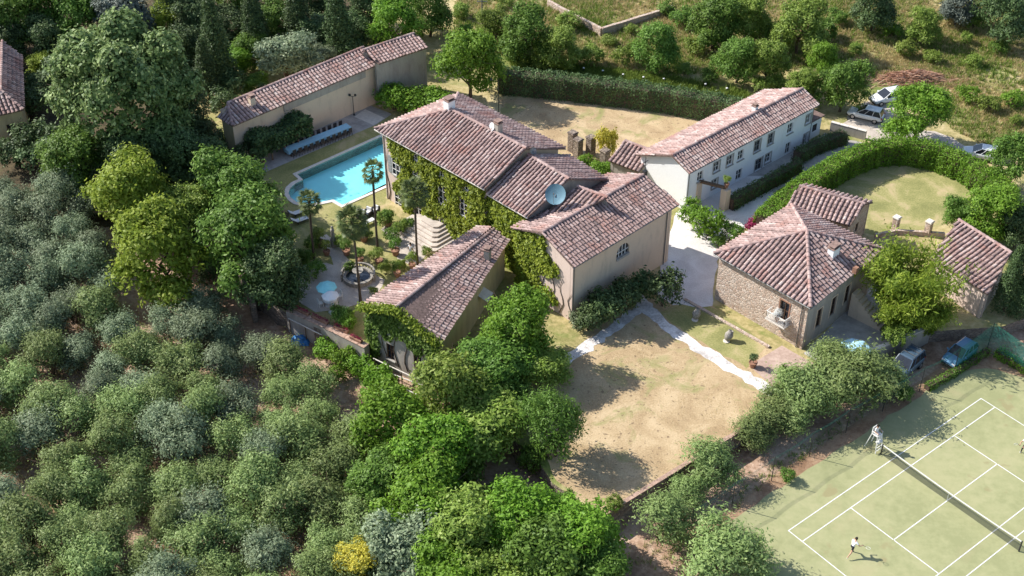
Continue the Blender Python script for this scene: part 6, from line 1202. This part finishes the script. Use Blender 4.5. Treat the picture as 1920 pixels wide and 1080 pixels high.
for px, py, r, mt, lb in ((740, 45, 3.5, 'lf_bright', 'bright green tree behind the middle of the pool house'), (805, 18, 3.0, 'lf_green', 'green tree on the field edge behind the pool house end'), (880, 118, 3.9, 'lf_bright', 'large bright tree between pool house end and back hedge'), (985, 62, 3.4, 'lf_green', 'leafy field tree left of the ruined wall'), (1048, 85, 2.7, 'lf_weed', 'small leafy tree just above the back hedge'), (930, 50, 2.6, 'lf_weed', 'light green tree near the utility pole'), (1232, 82, 3.0, 'lf_green', 'dense dark green tree standing alone below the ruined wall'),
                          (1340, 35, 3.3, 'lf_green', 'spreading field tree beyond the white farmhouse'), (1400, 25, 3.0, 'lf_weed', 'light field tree at the top of the slope'), (1502, 45, 3.6, 'lf_weed', 'broad field tree casting a dark patch of shade'), (1385, 108, 2.7, 'lf_green', 'green tree on the slope behind the farmhouse roof'), (1440, 115, 2.6, 'lf_weed', 'lighter tree on the slope beside the farmhouse chimney'), (1583, 158, 2.9, 'lf_green', 'green tree overhanging the parked white cars'), (1735, 45, 2.3, 'lf_weed', 'small rounded olive-green tree alone in the dry field'), (1640, 10, 3.0, 'lf_dark', 'dark tree at the top edge of the field'),
                          (1885, 30, 3.4, 'lf_dark', 'dark tree at the far corner of the dry field'), (1800, 5, 2.6, 'lf_grey', 'grey bare-looking tree at the top of the dry field'), (1860, 395, 3.0, 'lf_bright', 'leafy green tree above the barn'), (1800, 400, 1.9, 'lf_green', 'low green tree beside the round lawn'), (1900, 300, 2.7, 'lf_green', 'green tree at the end of the curved hedge'), (1915, 420, 2.4, 'lf_dark', 'dark tree behind the barn roof'), (1545, 105, 2.0, 'lf_bright', 'small bright tree below the broad field tree'), (1505, 160, 2.0, 'lf_weed', 'small tree touching the far end of the farmhouse roof')): T('broad', px, py, r, 'tree', lb, mat=mt)
T('broad', 1722, 212, 3.5, 'round_tree', 'dense round green tree beside the parked cars and farm track', mat='lf_bright', sz=0.85)
T('spire', 1900, 520, 1.3, 'cypress_tree', 'dark cypress at the corner of the barn', sz=0.9); T('spire', 1912, 570, 1.1, 'cypress_tree', 'low dark cypress above the green court netting', sz=0.7)
T('bamboo', 1708, 520, 3.3, 'bamboo', 'tall yellow-green bamboo clump beside the barn', 'bamboo'); T('bamboo', 1690, 572, 2.3, 'bamboo', 'smaller bamboo clump on the yard wall', 'bamboo', sz=0.8); T('bamboo', 1742, 585, 2.0, 'bamboo', 'low bamboo clump against the barn wall', 'bamboo', mat='lf_yellow', sz=0.7); T('shrub', 1680, 628, 1.3, 'bush', 'pale leafy bush on top of the shaded yard wall', 'bush', mat='lf_weed')
T('shrub', 1138, 268, 1.3, 'bush', 'bright yellow feathery bush behind the villa piers', 'bush', mat='lf_gold', sz=1.7); T('shrub', 1097, 302, 1.0, 'bush', 'bright green bush beside the weathered piers', 'bush', mat='lf_bright'); T('shrub', 1128, 318, 1.3, 'bush', 'bright green bush between villa roof and chapel', 'bush', mat='lf_bright')
for px, py in ((735, 180), (765, 188), (795, 182), (820, 190)): T('shrub', px, py, 2.1, 'laurel_bush', 'large rounded laurel bush beside the pool house end', 'bush', 'laurel bushes by the pool house end', 'lf_bright', 0.9)
T('shrub', 1295, 398, 1.5, 'wisteria', 'leafy green climber over the courtyard wall beside the chapel', 'plant', mat='lf_bright'); T('shrub', 1325, 420, 1.8, 'wisteria', 'leafy green climber hanging beside the white gravel drive', 'plant', mat='lf_bright'); T('shrub', 1372, 435, 1.3, 'bush', 'green bush at the roof corner of the stone house', 'bush', mat='lf_green'); T('shrub', 1347, 452, 0.9, 'bush', 'small dark bush at the gravel drive edge', 'bush', mat='lf_green'); T('shrub', 1415, 425, 1.0, 'bush', 'bush with crimson flowers at the hedge end', 'bush', mat='lf_red')
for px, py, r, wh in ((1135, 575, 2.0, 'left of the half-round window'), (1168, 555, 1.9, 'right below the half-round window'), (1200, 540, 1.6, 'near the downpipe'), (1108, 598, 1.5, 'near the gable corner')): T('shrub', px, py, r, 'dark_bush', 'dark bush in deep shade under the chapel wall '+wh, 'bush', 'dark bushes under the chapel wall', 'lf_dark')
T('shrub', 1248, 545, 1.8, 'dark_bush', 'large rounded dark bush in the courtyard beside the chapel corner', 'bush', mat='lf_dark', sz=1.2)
TH = [(968, 612, 3.2, 'lf_bright', 1.0, 'bright pointed laurel tree beside the chapel gable'), (1015, 690, 2.6, 'lf_weed', 0.6, 'pale green tree at the edge of the dry lawn'), (930, 690, 3.4, 'lf_green', 0.65, 'green tree between garden wing and dry lawn'), (850, 735, 3.6, 'lf_weed', 1.0, 'yellowish-green tree below the garden wing corner'), (905, 800, 4.2, 'lf_weed', 0.6, 'large light green tree in the thicket left of the dry lawn'), (735, 800, 3.3, 'lf_bright', 0.9, 'bright green tree at the thicket edge by the olives'), (810, 860, 3.4, 'lf_bright', 0.9, 'bright green tree in the heart of the thicket'), (720, 905, 2.9, 'lf_green', 0.85, 'green tree where thicket and olive grove meet'), (790, 945, 3.4, 'lf_bright', 0.85, 'bright green tree in the lower thicket'), (880, 990, 3.6, 'lf_weed', 0.85, 'light green tree in the lower thicket'), (980, 985, 3.4, 'lf_bright', 0.85, 'bright leafy tree below the dry lawn corner'), (1085, 1005, 3.4, 'lf_bright', 0.85, 'bright leafy tree at the end of the brick coped wall'), (1020, 1065, 3.4, 'lf_green', 0.85, 'green tree at the lowest edge of the thicket'), (765, 1030, 3.0, 'lf_olive', 0.85, 'silver-green tree between thicket and olive grove'), (850, 1075, 3.0, 'lf_bright', 0.85, 'bright tree in the lowest part of the thicket'), (930, 1085, 2.8, 'lf_weed', 0.85, 'light tree at the bottom of the thicket'), (1120, 1080, 2.6, 'lf_green', 0.85, 'green tree below the end of the brick coped wall'), (668, 1055, 2.0, 'lf_gold', 0.9, 'golden yellow shrub tree among the olives')]
for px, py, r, mt, sz, lb in TH:
    T('broad', px, py, r*1.06, 'thicket_tree', lb, mat=mt, sz=sz)
T('olive', 1040, 790, 2.6, 'thicket_tree', 'airy leafy tree casting lacy shade on the dry lawn', mat='lf_green', sz=1.15)
for px, py, r in ((960, 740, 1.8), (1000, 860, 1.4), (880, 880, 1.7), (940, 930, 1.5), (840, 905, 1.6), (770, 870, 1.6), (985, 770, 1.6), (820, 1000, 1.5), (1060, 940, 1.1)): T('shrub', px, py, r, 'undergrowth_bush', 'dark undergrowth bush below the thicket trees', 'bush', 'undergrowth of the thicket', 'lf_green')
bk_ = 'bright green bush below the garden terrace'
for px, py, r in ((612, 655, 1.3), (645, 672, 1.4), (680, 690, 1.3), (715, 715, 1.6), (735, 745, 1.3), (630, 700, 1.0), (655, 640, 0.9), (690, 735, 1.0)): T('shrub', px, py, r, 'terrace_bush', bk_, 'bush', 'bushes below the garden terrace', 'lf_bright')
T('shrub', 1475, 712, 1.1, 'bush', 'bright bush at the corner of the paved terrace', 'bush', mat='lf_green', sz=1.3); T('shrub', 1085, 600, 1.0, 'bush', 'grey-green bush at the chapel corner', 'bush', mat='lf_olive'); T('shrub', 1150, 945, 0.8, 'bush', 'small yellow-green bush at the lawn corner', 'bush', mat='lf_weed')
T('shrub', 1697, 738, 0.9, 'bush', 'small green bush poking through the court fence', 'bush', mat='lf_green'); T('shrub', 1478, 890, 0.7, 'bush', 'small bush on the soil strip beside the court', 'bush', mat='lf_green')
for px, py, r, lb in ((1252, 975, 2.4, 'twisted olive tree below the end of the brick coped wall'), (1362, 1035, 3.2, 'large olive tree at the near corner of the tennis court'), (1332, 868, 2.3, 'olive tree on the soil strip under the lawn wall'), (1290, 912, 1.6, 'small olive tree against the brick coped wall'), (1452, 772, 2.3, 'olive tree at the wall corner beside the pebble path end'), (1502, 728, 2.8, 'olive tree beside the paved terrace'), (1592, 706, 3.3, 'wide olive tree beside the slate blue off-roader'), (1412, 812, 1.8, 'small olive tree halfway along the brick coped wall'), (1650, 700, 2.2, 'olive tree close behind the slate blue off-roader'), (1545, 728, 2.7, 'olive tree between the paved terrace and the umpire chair'), (1490, 755, 2.3, 'olive tree at the end of the pebble path'), (1555, 692, 2.0, 'olive tree below the balcony corner of the stone house')): T('olive', px, py, r*1.08, 'olive_tree', lb, mat='lf_olive_green', sz=0.68)
for px, py, r in ((640, 452, 0.8), (655, 500, 0.7), (700, 478, 0.6), (722, 500, 0.7), (690, 440, 0.6), (752, 495, 0.6), (735, 440, 0.9), (750, 425, 0.8), (765, 418, 0.7), (800, 470, 0.6), (722, 408, 1.0), (585, 455, 0.9), (575, 480, 1.0), (655, 588, 0.6), (700, 545, 0.5)): T('shrub', px, py, r, 'garden_shrub', 'small loose shrub in the palm garden', 'bush', 'small shrubs of the palm garden', 'lf_green' if px % 2 else 'lf_weed')
# the olive grove
rgv = random.Random(21); cand = []; GROVE = [(-220, 335), (150, 330), (200, 440), (235, 560), (330, 590), (375, 545), (420, 560), (455, 615), (520, 640), (590, 690), (640, 740), (700, 800), (690, 900), (720, 960), (700, 1150), (900, 1290), (-260, 1290)]
GP = [atg(x, y, 2.4) for x, y in GROVE]; xs_ = [p.x for p in GP]; ys_ = [p.y for p in GP]; gaps = [atg(x, y) for x, y in ((185, 915), (435, 740), (165, 735), (5, 800), (30, 900), (425, 690))]
row = 0; ang = R(24); SP = 3.55
for i in range(-24, 30):
    for j in range(-24, 30):
        u_, v_ = i*SP+0.5*SP*(j % 2)+rgv.uniform(-0.75, 0.75), j*SP*0.92+rgv.uniform(-0.7, 0.7); x, y = -25+u_*math.cos(ang)-v_*math.sin(ang), 85+u_*math.sin(ang)+v_*math.cos(ang)
        if inside(x, y, GP) and all(math.hypot(x-g_.x, y-g_.y) > 1.7 for g_ in gaps): cand.append((x, y))
for x, y in cand:
    k = rgv.uniform(0.95, 1.34); gr = rgv.random() < sstep(98, 76, y)*0.7+0.05
    plant('olive', 'olive_tree', 'greener olive tree in the dense olive grove' if gr else 'silvery grey olive tree in the dense olive grove', 'olive tree', (x, y, base_z(x, y)-0.03), (k, k, k*rgv.uniform(0.8, 1.05)), 'greener olives of the grove' if gr else 'silvery olives of the grove', 'lf_olive_green' if gr else None)

# ---------------------------------------------------------------- field growth
def tufts(name, n, poly, mat, h, seed, dens=None, label=None, blades=7):
    rg = np.random.default_rng(seed); P = [atg(x, y) for x, y in poly]; lo = (min(p.x for p in P), min(p.y for p in P)); hi = (max(p.x for p in P), max(p.y for p in P)); pts = []
    while len(pts) < n:
        x, y = lo[0]+rg.random()*(hi[0]-lo[0]), lo[1]+rg.random()*(hi[1]-lo[1])
        if inside(x, y, P) and rg.random() < (0.5+0.5*math.sin(x*0.35+seed)*math.sin(y*0.3+seed*2)): pts.append((x, y, gz(x, y)))
    p = np.repeat(np.array(pts), blades, 0); N = len(p); s = np.repeat(0.6+0.8*rg.random(len(pts)), blades)*h; a = rg.random(N)*6.28; ln = rg.normal(size=(N, 2))*0.35; r_ = rg.random(N)*0.28
    base = p+np.stack([np.cos(a)*r_, np.sin(a)*r_, 0*a-0.03], 1); tip = base+np.stack([ln[:, 0]*s, ln[:, 1]*s, s*(0.7+0.4*rg.random(N))], 1); q = np.stack([-np.sin(a), np.cos(a), 0*a], 1)*0.05*(h/0.5)
    v = np.stack([base-q, base+q, tip+q*0.3, tip-q*0.3], 1).reshape(-1, 3); me = bpy.data.meshes.new(name); me.vertices.add(N*4); me.vertices.foreach_set('co', v.reshape(-1).astype(np.float32)); me.loops.add(N*4); me.loops.foreach_set('vertex_index', np.arange(N*4, dtype=np.int32)); me.polygons.add(N); me.polygons.foreach_set('loop_start', np.arange(0, N*4, 4, dtype=np.int32))
    me.attributes.new('tint', 'FLOAT', 'FACE').data.foreach_set('value', (0.4*np.repeat(rg.random(len(pts)), blades)+0.55*rg.random(N)).astype(np.float32)); me.materials.append(M[mat]); me.update(calc_edges=True); o = link(name, me, kind='stuff'); tag(o, label, 'grass'); return o
FIELD = [(860, -20), (1960, -20), (1980, 290), (1860, 280), (1780, 240), (1700, 160), (1560, 120), (1420, 140), (1200, 140), (1000, 118), (930, 100), (850, 60)]
tufts('dry_grass', 21000, FIELD, 'lf_straw', 0.36, 51, label='tall dry yellow grass of the hillside field'); tufts('green_weeds', 12000, FIELD, 'lf_weed', 0.42, 52, label='green weeds growing through the hillside field'); tufts('hedge_bank_weeds', 4200, [(960, 112), (1380, 165), (1420, 190), (1370, 190), (1240, 172), (960, 146)], 'lf_weed', 0.6, 53, label='weedy green bank between back hedge and field')
tufts('lawn_tufts', 1800, [(1060, 720), (1190, 640), (1420, 760), (1150, 930), (1050, 890)], 'lf_straw', 0.10, 54, label='short dry tufts on the front lawn', blades=5); tufts('grove_grass', 2600, [(-40, 560), (420, 620), (700, 820), (680, 1090), (-50, 1090)], 'lf_straw', 0.32, 55, label='dry grass between the olive trees', blades=5); tufts('strip_weeds', 300, [(1150, 1060), (1320, 960), (1560, 800), (1700, 720), (1680, 740), (1400, 935), (1290, 1080)], 'lf_weed', 0.28, 56, label='weeds along the soil strip beside the court')
lk = 'small wild bush in the hillside field'; rgb_ = random.Random(9); n_b = 0
FP = [(870, 60), (960, 100), (1010, 120), (1090, 110), (1120, 100), (1180, 110), (1270, 130), (1320, 150), (1350, 70), (1290, 30), (1420, 60), (1460, 150), (1540, 60), (1580, 30), (1600, 90), (1660, 60), (1690, 90), (1760, 100), (1800, 70), (1840, 120), (1880, 90), (1810, 170), (1850, 200), (1900, 180), (1150, 70), (1190, 60), (1260, 20), (870, 20), (950, 10), (1060, 40), (1780, 20), (1830, 40), (1900, 230), (1560, 180), (1480, 190), (1420, 160), (1350, 110), (1300, 90)]
WB = {'lf_green': 'small mid green wild bush in the hillside field', 'lf_weed': 'small yellowish wild bush in the hillside field', 'lf_bright': 'small bright green wild bush in the hillside field', 'lf_dark': 'small dark wild bush in the hillside field'}
for px, py in FP:
    mt = rgb_.choice(['lf_green', 'lf_weed', 'lf_weed', 'lf_bright', 'lf_weed']); T('shrub', px+rgb_.uniform(-12, 12), py+rgb_.uniform(-8, 8), rgb_.uniform(0.9, 1.9), 'wild_bush', WB[mt], 'bush', WB[mt].replace('bush', 'bushes')[6:], mt, rgb_.uniform(0.7, 1.0))
# brush pile
p = atg(1716, 150); o = thing('brush_pile', 'heap of cut reddish brushwood in the dry field', 'brush pile', p); b = MB(); rg = random.Random(12)
for i in range(1500):
    x = rg.gauss(0, 2.7); y = rg.gauss(0, 1.1); z = max(0.03, (1.3*math.exp(-(x/3.2)**2-(y/1.3)**2))*rg.random()); a = rg.uniform(-0.7, 0.7)+PI*(rg.random() < 0.5); l = rg.uniform(0.4, 1.3); c_ = Vector((p.x+x, p.y+y, p.z+z)); d = Vector((math.cos(a), math.sin(a), rg.uniform(-0.25, 0.35)))*l/2; b.tube([c_-d, c_+d*0.2+Vector((0, 0, rg.uniform(-0.05, 0.1))), c_+d], [0.035, 0.03, 0.012], 3, t=rg.random(), cap=False)
b.build('branches', 'sticks', o)
